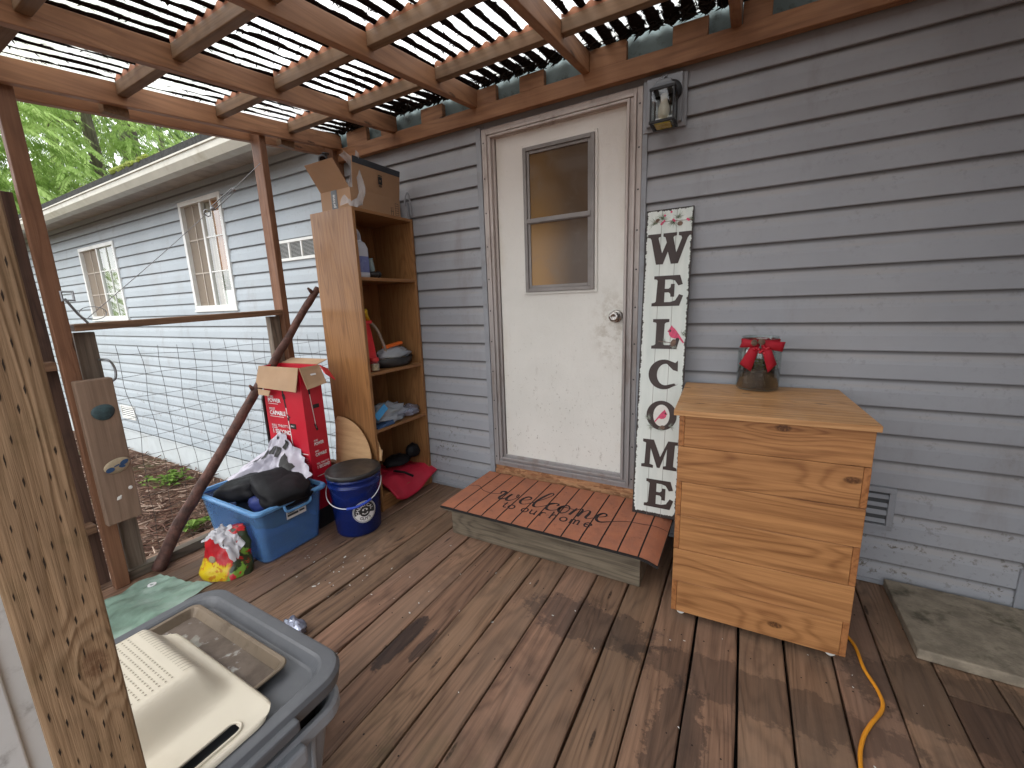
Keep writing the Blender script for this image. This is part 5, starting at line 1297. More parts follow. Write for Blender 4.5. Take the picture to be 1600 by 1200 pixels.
# tarp and foil scrap
def tarp(u, v):
    x = -2.42 + .38 * u; y = -1.88 + .42 * v
    return (x, y + .06 * u, 0.010 + .022 * max(0, mnoise.noise((u * 3, v * 3, 1))) + .012 * mnoise.noise((u * 9, v * 7, 5)) + .06 * max(0, u - .45) * v + .012)
mb = MB(); mb.grid(tarp, 36, 26); tpo = mb.build('tarp', M['tarp'], base=(-2.1, -1.65, 0), smooth=True); tag(tpo, 'crumpled pale green tarp lying on the deck behind the gray totes', 'tarp')
mb = MB(); p = Vector(tarp(.22, .82)); mb.lathe([(.008, .0), (.008, .003), (.017, .003), (.017, .0)], (p.x + 2.1, p.y + 1.65, p.z + .004), 18); mb.build('grommet', M['ink_white'], tpo, world=False)
mb = crumple((-1.50, -1.37, .018), .055, .035, .028, 31, .4, 3); tag(mb.build('foil_wrapper', M['silver_bag'], base=(-1.50, -1.37, 0), smooth=True), 'small crumpled gray wrapper on the deck beside the gray tote', 'wrapper')

# ------------------------------------------------------------------ totes with lid, tray, drainer
TX, TY = -1.125, -1.845
tb = thing('gray_tote', 'light gray plastic tote with a thick rim under the black one', 'tote', (TX, TY, 0))
mb = MB(); loft(mb, [rring(TX, TY, .235, .150, .05, .004, 7), rring(TX, TY, .245, .158, .05, .012, 7), rring(TX, TY, .282, .200, .055, .295, 7), rring(TX, TY, .277, .195, .05, .295, 7), rring(TX, TY, .240, .153, .045, .015, 7)])
mb.build('tote_body', M['tote_gray'], tb, bevel=.003)
mb = MB(); loft(mb, [rring(TX, TY, .284, .202, .055, .268, 7), rring(TX, TY, .301, .218, .065, .270, 7), rring(TX, TY, .304, .221, .067, .278, 7), rring(TX, TY, .303, .220, .067, .302, 7), rring(TX, TY, .297, .214, .065, .310, 7), rring(TX, TY, .286, .204, .06, .308, 7), rring(TX, TY, .277, .195, .05, .296, 7)], cap0=False, cap1=False)
mb.build('rim', M['tote_gray'], tb, smooth=False, bevel=.002)
mb = MB(); mb.box(TX + .296, TX + .325, TY - .105, TY + .085, .255, .300); mb.build('handle', M['tote_gray'], tb, bevel=.008)
rbm = MB()
for i in range(5): yy = TY - .12 + i * .06; rbm.hexa([(TX + .249, yy - .006, .02), (TX + .256, yy - .006, .02), (TX + .256, yy + .006, .02), (TX + .249, yy + .006, .02), (TX + .282, yy - .006, .26), (TX + .289, yy - .006, .26), (TX + .289, yy + .006, .26), (TX + .282, yy + .006, .26)])
rbm.build('ribs', M['tote_gray'], tb, bevel=.003)
bt_ = thing('black_tote', 'black plastic tote nested inside the light gray tote', 'tote', (TX, TY, .06))
mb = MB(); loft(mb, [rring(TX, TY, .228, .142, .045, .06, 7), rring(TX, TY, .268, .188, .055, .355, 7), rring(TX, TY, .290, .208, .06, .356, 7), rring(TX, TY, .290, .208, .06, .366, 7)])
mb.build('tote_body', M['black_plastic'], bt_, bevel=.003)
ld = thing('tote_lid', 'dark gray recessed lid closing the black tote', 'lid', (TX, TY, .365))
LZ0 = .405
mb = MB(); A_, B_ = .318, .222
loft(mb, [rring(TX, TY, A_ + .000, B_ + .000, .075, LZ0 - .040, 8), rring(TX, TY, A_ + .004, B_ + .004, .077, LZ0 - .012, 8), rring(TX, TY, A_ - .002, B_ - .002, .075, LZ0 - .001, 8), rring(TX, TY, A_ - .008, B_ - .008, .073, LZ0, 8), rring(TX, TY, A_ - .030, B_ - .030, .06, LZ0 + .001, 8), rring(TX, TY, A_ - .036, B_ - .036, .057, LZ0 - .003, 8), rring(TX, TY, A_ - .050, B_ - .050, .05, LZ0 - .024, 8), rring(TX, TY, A_ - .056, B_ - .056, .047, LZ0 - .027, 8)], cap0=False)
mb.build('lid_panel', M['tote_lid'], ld, smooth=False, bevel=.0015)
mb = MB(); mb.box(TX + A_ - .004, TX + A_ + .022, TY - .075, TY + .070, LZ0 - .040, LZ0 - .012); mb.build('latch', M['tote_lid'], ld, bevel=.006)
tz = LZ0 - .026
ty_ = thing('baking_tray', 'grimy brown baking tray lying in the dark gray lid', 'tray', (-1.165, -1.84, tz))
mb = MB(); cx, cy, a, b = -1.168, -1.848, .228, .150
loft(mb, [rring(cx, cy, a - .022, b - .022, .012, tz + .001, 4), rring(cx, cy, a - .022, b - .022, .012, tz + .003, 4)]); mb.build('tray_base', M['tray'], ty_)
mb = MB(); loft(mb, [rring(cx, cy, a - .022, b - .022, .012, tz + .002, 4), rring(cx, cy, a - .008, b - .008, .02, tz + .024, 4), rring(cx, cy, a, b, .024, tz + .026, 4), rring(cx, cy, a + .003, b + .003, .026, tz + .023, 4), rring(cx, cy, a + .001, b + .001, .025, tz + .019, 4), rring(cx, cy, a - .009, b - .009, .02, tz + .020, 4), rring(cx, cy, a - .023, b - .023, .012, tz + .0005, 4)], cap0=False, cap1=False)
mb.build('tray_rim', M['tray_rim'], ty_, smooth=False, bevel=.001)
dz0 = tz + .029
dr = thing('dish_drainer', 'cream plastic drainer with rows of holes upside down on the tray', 'drainer', (-1.07, -1.93, dz0))
dcx, dcy, da, db = -1.075, -1.925, .243, .140
def drain(u, v):
    x = -da + 2 * da * u; y = -db + 2 * db * v
    cx_, cy_ = abs(x), abs(y)
    r = .055; ex, ey = max(0, cx_ - (da - r)), max(0, cy_ - (db - r)); L = math.hypot(ex, ey)
    if L > r: x = math.copysign(da - r + ex * r / L, x); y = math.copysign(db - r + ey * r / L, y)
    fx = 1 - min(1, max(0, (abs(x + .085) - .120) / .090)); fy = 1 - min(1, max(0, (abs(y) - .068) / .052))
    s = lambda q: q * q * (3 - 2 * q)
    z = .064 * s(max(0, min(1, fx))) * s(max(0, min(1, fy)))
    edge = min(da - abs(x), db - abs(y)); z -= .007 * (1 if edge < .006 else 0)
    return (dcx + x, dcy + y, dz0 + .008 + z)
mb = MB(); NU, NV = 72, 44
mb.grid(drain, NU, NV)
# cut the carrying slot at the short right side
keep = []
for f in mb.f:
    c_ = sum((Vector(mb.v[i]) for i in f), Vector()) / 4; sx, sy = (c_.x - dcx - .205) / .0115, (abs(c_.y - dcy + .01) - .052) / .0115
    if abs(c_.x - dcx - .205) < .0135 and abs(c_.y - dcy + .01) < .080: continue
    keep.append(f)
mb.f = keep; mb.m = [0] * len(keep)
o = mb.build('drainer_body', M['beige'], dr, smooth=True); so_ = o.modifiers.new('solid', 'SOLIDIFY'); so_.thickness = .003
mb = MB(); sl2 = [(dcx + .205 + .0165 * math.cos(q) , dcy - .01 + math.copysign(.068, math.sin(q)) + .0165 * math.sin(q), dz0 + .010) for q in [2 * PI * i / 24 for i in range(24)]]
mb.tube(sl2, .003, 6, closed=True); mb.build('slot_rim', M['beige'], dr, smooth=True)
hm = MB()
for i in range(21):
    for j in range(11):
        u_, v_ = -.210 + i * .0118, -.058 + j * .0118
        if j >= 9: continue
        uu, vv = (u_ - 0 + da) / (2 * da), (v_ + db) / (2 * db); p = Vector(drain(uu, vv)); q = [(.0016 * math.cos(a), .0024 * math.sin(a)) for a in [PI / 3 * k for k in range(6)]]
        hm.add([(p.x + a, p.y + b, p.z + .0018) for a, b in q], [tuple(range(6))])
for i in range(20):                                # long slots on the shoulder
    xx = -.205 + i * .0122; pr_ = []
    for k_ in range(9):
        vv = .055 + .048 * k_ / 8; p = Vector(drain((xx + .004 * math.sin(k_ / 8 * 3) + da) / (2 * da), (vv + db) / (2 * db))); pr_.append(p + Vector((0, .001, .0016)))
    k = len(hm.v)
    for p in pr_: hm.v += [(p.x - .0007, p.y, p.z), (p.x + .0007, p.y, p.z)]
    for q_ in range(8): hm.f.append([k + 2 * q_, k + 2 * q_ + 1, k + 2 * q_ + 3, k + 2 * q_ + 2]); hm.m.append(0)
hm.build('drain_holes', M['hole'], dr)

# ------------------------------------------------------------------ step, mat, sign
stp = thing('door_step', 'weathered gray timber step below the white door', 'step', (-.85, -.27, 0))
mb = MB(); mb.box(-1.365, -.332, -.500, -.462, .0, .155); mb.build('riser', M['step'], stp, bevel=.003)
mb = MB(); mb.box(-.370, -.332, -.4615, -.03, .0, .155); mb.build('side_board', M['step'], stp, bevel=.003)
mb = MB(); mb.box(-1.365, -1.327, -.4615, -.03, .0, .155); mb.build('side_board', M['step'], stp, bevel=.003)
mb = MB(); mb.box(-1.385, -.322, -.545, -.285, .156, .180); mb.box(-1.385, -.322, -.281, -.028, .156, .180); mb.build('tread', M['step'], stp, bevel=.003)
MTX0, MTX1, MTY0, MTY1, MZ = -1.392, -.247, -.562, -.05, .192
def mz(x, y=0):
    d = max(0, x + .345); return MZ - 1.1 * d * d * 2.2 - max(0, -y - .545) * .3
dm = thing('door_mat', 'orange plank patterned door mat printed welcome to our home', 'door mat', (-.82, -.3, .18))
mb = MB()
def mat_under(u, v): x = MTX0 + (MTX1 - MTX0) * u; y = MTY0 + (MTY1 - MTY0) * v; return (x, y, mz(x, y) - .0035)
mb.grid(mat_under, 60, 10); o = mb.build('mat_base', M['rubber'], dm); so_ = o.modifiers.new('solid', 'SOLIDIFY'); so_.thickness = .007; so_.offset = -1
ln = [-1.302 + .0884 * k for k in range(12)]
edges = [MTX0] + ln + [MTX1]
mb = MB()
for i in range(len(edges) - 1):
    xa_, xb_ = edges[i] + .0035, edges[i + 1] - .0035
    mb.grid(lambda u, v, a=xa_, b=xb_: (a + (b - a) * u, MTY0 + .004 + (MTY1 - MTY0 - .008) * v + .002 * mnoise.noise((a * 9, v * 6, u * 5)), mz(a + (b - a) * u, MTY0 + .004 + (MTY1 - MTY0 - .008) * v) + .0005), 4, 8)
mb.build('mat_planks', M['mat_orange'], dm)
def ribbon(mb, path, widths, n=7, lift=.0018):
    p2 = smooth_path([(x, y, 0) for x, y in path], n); N = len(p2); k = len(mb.v)
    for i, p in enumerate(p2):
        t_ = (p2[min(i + 1, N - 1)] - p2[max(i - 1, 0)]).normalized(); s_ = i / (N - 1) * (len(widths) - 1); a = int(min(s_, len(widths) - 2)); w_ = widths[a] + (widths[a + 1] - widths[a]) * (s_ - a)
        nn = Vector((-t_.y, t_.x, 0)) * w_
        for q in (p + nn, p - nn): mb.v.append((q.x, q.y, mz(q.x, q.y) + lift))
    for i in range(N - 1): mb.f.append([k + 2 * i, k + 2 * i + 1, k + 2 * i + 3, k + 2 * i + 2]); mb.m.append(0)
wd = MB(); BX, BYL = -1.150, -.362
def S_(pts, sx=1.0): return [(BX + x * sx, BYL + y) for x, y in pts]
TH, TN = .0075, .0028
# swash, w, e, l, c, o, m, e, swash : one pen line, heavier on the down strokes
ribbon(wd, [(-1.388, -.293), (-1.33, -.272), (-1.27, -.312), (-1.20, -.322), (-1.155, -.300)], [.0015, .002, .002, .0025, .003])
ribbon(wd, S_([(-.005, .055), (-.012, .080), (.012, .088), (.016, .06), (.008, .02), (.020, .0), (.040, .012), (.052, .045), (.058, .075)]), [TN, TH, TH, TH, TH, TN, TN])
ribbon(wd, S_([(.058, .078), (.052, .04), (.058, .006), (.078, .004), (.098, .035), (.102, .075), (.092, .085), (.095, .06), (.120, .052)]), [TH, TH, TH, TN, TN, .004, TN, TN])
ribbon(wd, S_([(.120, .030), (.150, .042), (.178, .062), (.176, .084), (.155, .085), (.138, .050), (.142, .012), (.165, -.002), (.195, .020)]), [TN, TN, .004, .005, .006, TH, TH, TN, TN])
ribbon(wd, S_([(.195, .020), (.232, .075), (.268, .145), (.272, .175), (.255, .178), (.232, .120), (.218, .050), (.226, .006), (.248, .002), (.275, .025)]), [TN, TN, TN, .004, .006, TH, TH, TH, TN, TN])
ribbon(wd, S_([(.275, .025), (.300, .055), (.330, .082), (.346, .070), (.338, .058)]), [TN, TN, .004, .006, .004])
ribbon(wd, S_([(.330, .082), (.302, .070), (.294, .035), (.304, .004), (.332, .002), (.360, .025)]), [.004, TH, TH, TH, TN, TN])
ribbon(wd, S_([(.360, .025), (.366, .062), (.392, .085), (.412, .060), (.408, .018), (.386, -.002), (.366, .018), (.368, .055), (.40, .062), (.440, .058)]), [TH, TH, .005, TN, .004, TH, TH, TN, TN])
ribbon(wd, S_([(.432, .0), (.440, .045), (.446, .080)]), [TH, TH, TN])
ribbon(wd, S_([(.440, .040), (.462, .078), (.478, .078), (.480, .045), (.474, .0)]), [TN, TN, .005, TH, TH])
ribbon(wd, S_([(.480, .040), (.502, .078), (.518, .076), (.520, .045), (.516, .012), (.528, .0), (.552, .022)]), [TN, TN, .005, TH, TH, TN, TN])
ribbon(wd, S_([(.552, .032), (.580, .044), (.604, .062), (.602, .082), (.582, .084), (.566, .052), (.570, .014), (.594, -.002), (.635, .020), (.68, .045), (.73, .062), (.79, .066), (.85, .078), (.90, .082)]), [TN, TN, .004, .005, TH, TH, TH, .004, .002, .002, .002, .0018, .0015])
# "to our home", small serif capitals spaced out
def st2(pts, w_=.0040): ribbon(wd, pts, [w_, w_], 4)
def glyph(ch, x, y, s_):
    P = lambda L: [(x + a * s_, y + b * s_) for a, b in L]
    ov = [(.5 + .42 * math.cos(q), .48 + .48 * math.sin(q)) for q in [2 * PI * i / 12 + PI / 2 for i in range(13)]]
    if ch == 't': st2(P([(.4, 1.4), (.4, .6), (.42, .15), (.62, 0), (.85, .12)])); st2(P([(.05, .95), (.8, .95)]), .002)
    if ch == 'o': st2(P(ov))
    if ch == 'u': st2(P([(.12, .95), (.12, .35), (.25, .02), (.5, .0), (.75, .2)])); st2(P([(.78, .98), (.78, .02), (.95, .0)])); st2(P([(-.05, .95), (.12, .95)]), .002)
    if ch == 'r': st2(P([(.2, .95), (.2, .0)])); st2(P([(.2, .55), (.4, .9), (.75, .9)])); st2(P([(0, .0), (.45, .0)]), .002); st2(P([(0, .95), (.2, .95)]), .002)
    if ch == 'h': st2(P([(.15, 1.65), (.15, .0)])); st2(P([(.15, .6), (.45, .95), (.75, .8), (.78, .0)])); st2(P([(0, .0), (.32, .0)]), .002); st2(P([(.62, .0), (.95, .0)]), .002); st2(P([(0, 1.65), (.15, 1.65)]), .002)
    if ch == 'm': st2(P([(.12, .95), (.12, .0)])); st2(P([(.12, .6), (.35, .95), (.58, .8), (.6, .0)])); st2(P([(.6, .6), (.85, .95), (1.08, .8), (1.1, .0)])); st2(P([(0, .0), (.28, .0)]), .002); st2(P([(.45, .0), (.75, .0)]), .002); st2(P([(.95, .0), (1.25, .0)]), .002)
    if ch == 'e': st2(P([(.1, .52), (.85, .52), (.82, .8), (.5, .98), (.15, .75), (.1, .3), (.4, .0), (.85, .15)]))
for ch, x in (('t', -1.082), ('o', -1.042), ('o', -.962), ('u', -.912), ('r', -.858), ('h', -.800), ('o', -.745), ('m', -.690), ('e', -.618)): glyph(ch, x - .003, -.436, .041)
wd.build('mat_lettering', M['mat_black'], dm)

tilt = math.atan2(.165, 1.475)
sgn = thing('welcome_sign', 'tall white distressed sign reading WELCOME leaning beside the door', 'sign', (-.335, -.195, .1945), rot=(-tilt, 0, RAD(.5)))
mb = MB(); mb.box(-.105, .105, .0, .010, .0, 1.485); mb.build('board', M['sign'], sgn, world=False, bevel=.001)
def SGm(d=.0008): return frame((0, -d, 0), (1, 0, 0), (0, 0, 1))
def box2(x0, y0, x1, y1): return [(x0, y0), (x1, y0), (x1, y1), (x0, y1)]
def letter(ch, cx, z0, wl_, hl_):
    T = lambda L: [(cx - wl_ / 2 + a * wl_, z0 + b * hl_) for a, b in L]
    if ch == 'W': return [T([(0, 1), (.30, 1), (.30, .90), (.255, .885), (.25, .84), (.345, .36), (.44, .70), (.405, .87), (.355, .90), (.355, 1), (.66, 1), (.66, .90), (.60, .885), (.585, .84), (.665, .36), (.775, .80), (.76, .87), (.70, .90), (.70, 1), (1, 1), (1, .90), (.935, .87), (.90, .80), (.715, 0), (.555, 0), (.475, .40), (.375, 0), (.215, 0), (.085, .82), (.055, .885), (0, .90)])]
    if ch == 'E': return [T([(.05, 1), (.90, 1), (1, .70), (.86, .66), (.74, .83), (.60, .87), (.42, .87), (.42, .57), (.55, .57), (.61, .62), (.62, .72), (.74, .72), (.74, .30), (.62, .30), (.61, .40), (.55, .45), (.42, .45), (.42, .13), (.62, .13), (.78, .18), (.90, .38), (1.03, .33), (.92, 0), (0, 0), (0, .10), (.10, .12), (.14, .16), (.17, .84), (.14, .88), (.05, .90)])]
    if ch == 'L': return [T([(.02, 1), (.62, 1), (.62, .90), (.50, .88), (.46, .84), (.44, .16), (.48, .13), (.66, .13), (.82, .20), (.92, .42), (1.03, .38), (.93, 0), (0, 0), (0, .10), (.11, .12), (.15, .16), (.16, .84), (.13, .88), (.02, .90)])]
    if ch == 'C':
        L = []
        for i in range(25):
            a = RAD(42) + RAD(276) * i / 24; L.append((.5 + .5 * math.cos(a) * (1.0 if i > 2 else 1), .5 + .5 * math.sin(a)))
        inn = []
        for i in range(21):
            a = RAD(318) - RAD(276) * i / 20; inn.append((.56 + .28 * math.cos(a), .5 + .36 * math.sin(a)))
        L = [(.94, .98), (.86, .90)] + L[3:-1] + [(1.0, .22), (.92, .16)] + [(.86, .22)] + inn[2:-3] + [(.80, .66), (.95, .62)]
        return [T(L)]
    if ch == 'O': return [T([(.5 + .5 * math.cos(2 * PI * i / 36), .5 + .5 * math.sin(2 * PI * i / 36)) for i in range(36)]), T([(.5 + .27 * math.cos(2 * PI * i / 30), .5 + .37 * math.sin(2 * PI * i / 30)) for i in range(30)])]
    if ch == 'M': return [T([(.02, 1), (.33, 1), (.53, .42), (.73, 1), (1.0, 1), (1.0, .90), (.92, .88), (.90, .14), (1.0, .10), (1.0, 0), (.62, 0), (.62, .10), (.70, .13), (.71, .72), (.53, .03), (.45, .03), (.25, .70), (.24, .13), (.34, .10), (.34, 0), (0, 0), (0, .10), (.09, .13), (.11, .87), (.02, .90)])]
for ch, cx, z0, wl_, hl_ in (('W', .006, 1.232, .197, .142), ('E', .007, 1.036, .136, .142), ('L', .010, .833, .124, .142), ('C', .012, .638, .140, .144), ('O', .012, .437, .140, .145), ('M', .012, .244, .166, .142), ('E', .018, .046, .134, .141)):
    put(curve_mesh('letter', letter(ch, cx, z0, wl_, hl_), .0012, SGm()), 'letter', sgn, M['letter'], world=False)
# painted birds and pine sprigs
def blob2(cx, cz, a, b, t_, n=20): return [(cx + a * math.cos(q) * math.cos(t_) - b * math.sin(q) * math.sin(t_), cz + a * math.cos(q) * math.sin(t_) + b * math.sin(q) * math.cos(t_)) for q in [2 * PI * i / n for i in range(n)]]
def bird(cx, cz, s_, flip, d):
    fx = lambda L: [(cx + (-a if flip else a) * s_, cz + b * s_) for a, b in L]
    body = fx([(-.55, .62), (-.42, .86), (-.30, 1.12), (-.15, .92), (.0, .80), (.22, .52), (.48, .15), (.98, -.62), (.86, -.68), (.40, -.12), (.10, -.22), (-.25, -.12), (-.48, .12), (-.52, .38), (-.66, .50)])
    put(curve_mesh('bird', [body], .0008, SGm(d)), 'painted_bird', sgn, M['paint_pink'], world=False)
    put(curve_mesh('bird', [fx([(-.50, .62), (-.40, .72), (-.28, .60), (-.36, .42), (-.48, .46)])], .0006, SGm(d + .0006)), 'bird_mask', sgn, M['paint_dark'], world=False)
def sprig(cx, cz, n, L, a0, sp_, d, seed, m):
    r = random.Random(seed); ms_ = MB()
    for i in range(n):
        a = a0 + r.uniform(-sp_, sp_); l = L * r.uniform(.5, 1); ox, oz = cx + r.uniform(-.008, .008), cz + r.uniform(-.006, .006)
        dx, dz_ = math.cos(a) * l, math.sin(a) * l; w_ = .0007; ms_.add([(ox - dz_ / l * w_, -d, oz + dx / l * w_), (ox + dz_ / l * w_, -d, oz - dx / l * w_), (ox + dx, -d, oz + dz_)], [(0, 1, 2)])
    return ms_
put(curve_mesh('oval', [blob2(.012, .508, .040, .054, 0)], .0006, SGm(.0003)), 'painted_oval', sgn, M['paint_cream'], world=False)
bird(.050, .893, .047, False, .0022); bird(.016, .500, .036, True, .0016)
ga, gb_ = MB(), MB()
for (cx, cz, n, L, a0, sp_, s_) in ((-.060, 1.425, 26, .045, 2.6, 1.4, 1), (-.030, 1.440, 30, .042, 1.5, 1.6, 2), (.015, 1.425, 26, .040, -1.8, 1.3, 3), (.040, 1.440, 22, .035, 1.6, 1.5, 4), (.085, 1.425, 14, .03, .2, .9, 5), (.085, .905, 16, .03, .4, 1.2, 6)):
    q = sprig(cx, cz, n, L, a0, sp_, .0011, s_, None); ga.add(q.v, q.f)
for (cx, cz, n, L, a0, sp_, s_) in ((-.045, .49, 26, .034, 2.4, 1.4, 7), (-.030, .452, 26, .03, 3.6, 1.5, 8), (.055, .462, 26, .03, .3, 1.5, 9), (.012, .447, 20, .022, -1.6, 1.6, 10), (.055, .845, 20, .024, 3.9, 1.3, 11), (.01, .868, 16, .02, 3.0, 1.3, 12)):
    q = sprig(cx, cz, n, L, a0, sp_, .0026, s_, None); gb_.add(q.v, q.f)
ga.build('painted_needles', M['paint_green'], sgn, world=False); gb_.build('painted_needles', M['paint_graygreen'], sgn, world=False)
me = [curve_mesh('c', [blob2(.048, 1.412, .012, .010, 0)], .0006, SGm(.0016)), curve_mesh('c', [blob2(-.052, 1.437, .010, .007, .4)], .0006, SGm(.0016)), curve_mesh('c', [[(-.07, 1.428), (.10, 1.423), (.10, 1.425), (-.07, 1.430)]], .0006, SGm(.0012)), curve_mesh('c', [blob2(.048, .862, .012, .018, -.3)], .0006, SGm(.0028)), curve_mesh('c', [blob2(.02, .452, .011, .010, 0)], .0006, SGm(.0030)), curve_mesh('c', [[(-.02, .868), (.05, .860), (.05, .863), (-.02, .871)]], .0006, SGm(.0028))]
put(join_meshes('cones', me), 'painted_cones', sgn, M['paint_brown'], world=False)
for x, z in ((-.028, 1.424), (-.022, 1.430), (-.034, 1.418), (.018, 1.432), (.024, 1.426), (.085, 1.424), (.079, 1.428), (-.02, 1.455), (.008, 1.468)): put(curve_mesh('c', [blob2(x, z, .005, .005, 0, 10)], .0006, SGm(.0018)), 'painted_berry', sgn, M['paint_pink'], world=False)

# ------------------------------------------------------------------ pine cabinet and jar
CR = RAD(2.3); cbn = thing('pine_cabinet', 'boxy oiled pine cabinet of stacked planks on small casters', 'cabinet', (-.185, -.615, 0), CR)
CW, CD, CB, CT = .563, .520, .030, .842
rows_z = [CB, .166, .304, .446, .583, .722, CT]
lap_ = [(True, True), (False, False), (True, True), (True, False), (False, True), (True, False)]   # bottom..top: inset of the front board at left / right end
BT = .019
for i in range(6):
    z0, z1 = rows_z[i] + .0008, rows_z[i + 1] - .0008; l, r = lap_[i]
    dxl, dxr = (BT if l else 0), (BT if r else 0); e = random.Random(i).uniform(-.0012, .0012)
    mb = MB(); mb.box(dxl + .0006, CW - dxr - .0006, e, BT + e, z0, z1); mb.build('front_plank', M['pine'], cbn, world=False, bevel=.0018)
    mb = MB(); mb.box(dxl + .0006, CW - dxr - .0006, CD - BT, CD, z0, z1); mb.build('back_plank', M['pine'], cbn, world=False, bevel=.0018)
    for (side, fl_) in (('l', l), ('r', r)):
        y0 = 0 if fl_ else BT + .001; xa_ = 0 if side == 'l' else CW - BT
        mb = MB(); mb.box(xa_, xa_ + BT, y0 + .001 + e, CD - (0 if fl_ else BT + .001), z0, z1); mb.build('side_plank', M['pine_y'], cbn, world=False, bevel=.0018)
for j in range(4):
    y0 = -.015 + j * .139; y1 = y0 + .1378
    mb = MB(); mb.box(-.018, CW + .008, y0, y1, CT, .862); mb.build('top_plank', M['pine_top'], cbn, world=False, bevel=.0015)
for (x, y) in ((.035, .035), (CW - .035, .035), (.035, CD - .035), (CW - .035, CD - .035)):
    mb = MB(); mb.lathe([(.0001, -.008), (.015, -.008), (.0165, -.004), (.0165, .004), (.015, .008), (.0001, .008)], (x, y, .0168), 16, axis='y'); mb.box(x - .004, x + .004, y - .011, y + .011, .020, .0295)
    mb.build('caster', M['paint_cream'], cbn, world=False)
jx, jy, jz = .066, -.135, .8625
jt = thing('terrarium_jar', 'clear glass jar of soil and moss tied with a red bow', 'jar', (jx, jy, jz))
mb = MB(); mb.lathe([(.0001, .002), (.074, .002), (.079, .006), (.081, .014), (.081, .160), (.078, .178), (.070, .192), (.067, .198), (.068, .222), (.0705, .225), (.068, .227), (.065, .224), (.064, .199), (.067, .190), (.075, .176), (.0785, .160), (.0785, .016), (.074, .008), (.0001, .006)], (jx, jy, jz), 40); mb.build('jar_glass', M['glass'], jt, smooth=True)
mb = MB(); mb.lathe([(.0001, .009), (.073, .009), (.0775, .016), (.0775, .085), (.070, .092), (.04, .095), (.0001, .096)], (jx, jy, jz), 36)
for i in range(len(mb.v)):
    v = mb.v[i]
    if v[2] - jz > .08: mb.v[i] = (v[0], v[1], v[2] + .008 * mnoise.noise((v[0] * 40, v[1] * 40, 0)))
mb.build('soil', M['soil'], jt)
pm = MB(); rp = random.Random(8)
for i in range(900):
    a = rp.uniform(0, 2 * PI); q = rp.random() ** .6; r = .052 * q; x, y = r * math.cos(a) + .0, r * math.sin(a); z = .088 + (1 - q * q) * .062 * rp.random() ** .5
    if rp.random() < .25: r = .070; x, y, z = r * math.cos(a), r * math.sin(a), .09 + rp.uniform(0, .03)
    b = rp.uniform(0, 2 * PI); l = rp.uniform(.004, .009); d = Vector((math.cos(b) * l, math.sin(b) * l, rp.uniform(.0, .008))); n_ = Vector((-d.y, d.x, 0)) * .4; p = Vector((jx + x, jy + y, jz + z)); pm.add([p - n_, p + d, p + n_, p - d * .3], [(0, 1, 2, 3)])
pm.build('moss_plants', M['jar_plant'], jt)
cdir = (Vector((0, -2.18, 0)) - Vector((jx, jy, 0))).normalized(); sdir = Vector((0, 0, 1)).cross(cdir).normalized()   # right as seen from the deck
def bowpt(s_, v_, d): return Vector((jx, jy, jz)) + sdir * s_ + cdir * d + Vector((0, 0, v_))
def rib(fn, n=14, w=4):
    mb = MB(); mb.grid(fn, n, w); return mb
def ribbon_strip(path, half, name):
    ps = smooth_path(path, 6); N = len(ps); mb = MB(); k = 0
    for i, p in enumerate(ps):
        t_ = (ps[min(i + 1, N - 1)] - ps[max(i - 1, 0)]).normalized(); wv = cdir.cross(t_).normalized() * half
        notch = t_ * (.0)
        mb.v += [tuple(p - wv), tuple(p + cdir * .003), tuple(p + wv)]
    for i in range(N - 1):
        for c in range(2): mb.f.append([3 * i + c, 3 * i + c + 1, 3 * i + c + 4, 3 * i + c + 3]); mb.m.append(0)
    o = mb.build(name, M['ribbon'], jt, smooth=True); so_ = o.modifiers.new('solid', 'SOLIDIFY'); so_.thickness = .0015; return o
def bow_piece(quad_, name, notch=0.0):
    # flat ribbon piece: quad_ gives 4 corners a,b (root) c,d (end) in the bow plane, slightly bowed outwards
    a, b, c, d = [bowpt(*q) for q in quad_]; mb = MB(); n = 8; k = 0
    for i in range(n + 1):
        t_ = i / n; bul = math.sin(PI * t_) * .012
        L_, R_ = a.lerp(d, t_), b.lerp(c, t_); m_ = (L_ + R_) / 2
        if i == n and notch: m_ = m_ - ((d + c) / 2 - (a + b) / 2).normalized() * notch
        for q in (L_, m_ + cdir * .003, R_): mb.v.append(tuple(q + cdir * bul))
    for i in range(n):
        for q in range(2): mb.f.append([3 * i + q, 3 * i + q + 1, 3 * i + q + 4, 3 * i + q + 3]); mb.m.append(0)
    o = mb.build(name, M['ribbon'], jt, smooth=True); so_ = o.modifiers.new('solid', 'SOLIDIFY'); so_.thickness = .0015
bow_piece([(-.004, .214, .088), (-.004, .192, .088), (-.074, .186, .084), (-.060, .224, .084)], 'bow_loop')
bow_piece([(.004, .216, .088), (.004, .190, .088), (.078, .172, .084), (.086, .212, .084)], 'bow_loop')
bow_piece([(-.030, .200, .088), (.000, .200, .088), (-.026, .088, .090), (-.070, .118, .086)], 'bow_tail', .0)
bow_piece([(.002, .200, .089), (.034, .200, .089), (.062, .122, .087), (.034, .086, .090)], 'bow_tail', .0)
mb = MB(); mb.lathe([(.0690, .200), (.0715, .200), (.0715, .216), (.0690, .216)], (jx, jy, jz), 36); mb.build('bow_band', M['ribbon'], jt, smooth=True)
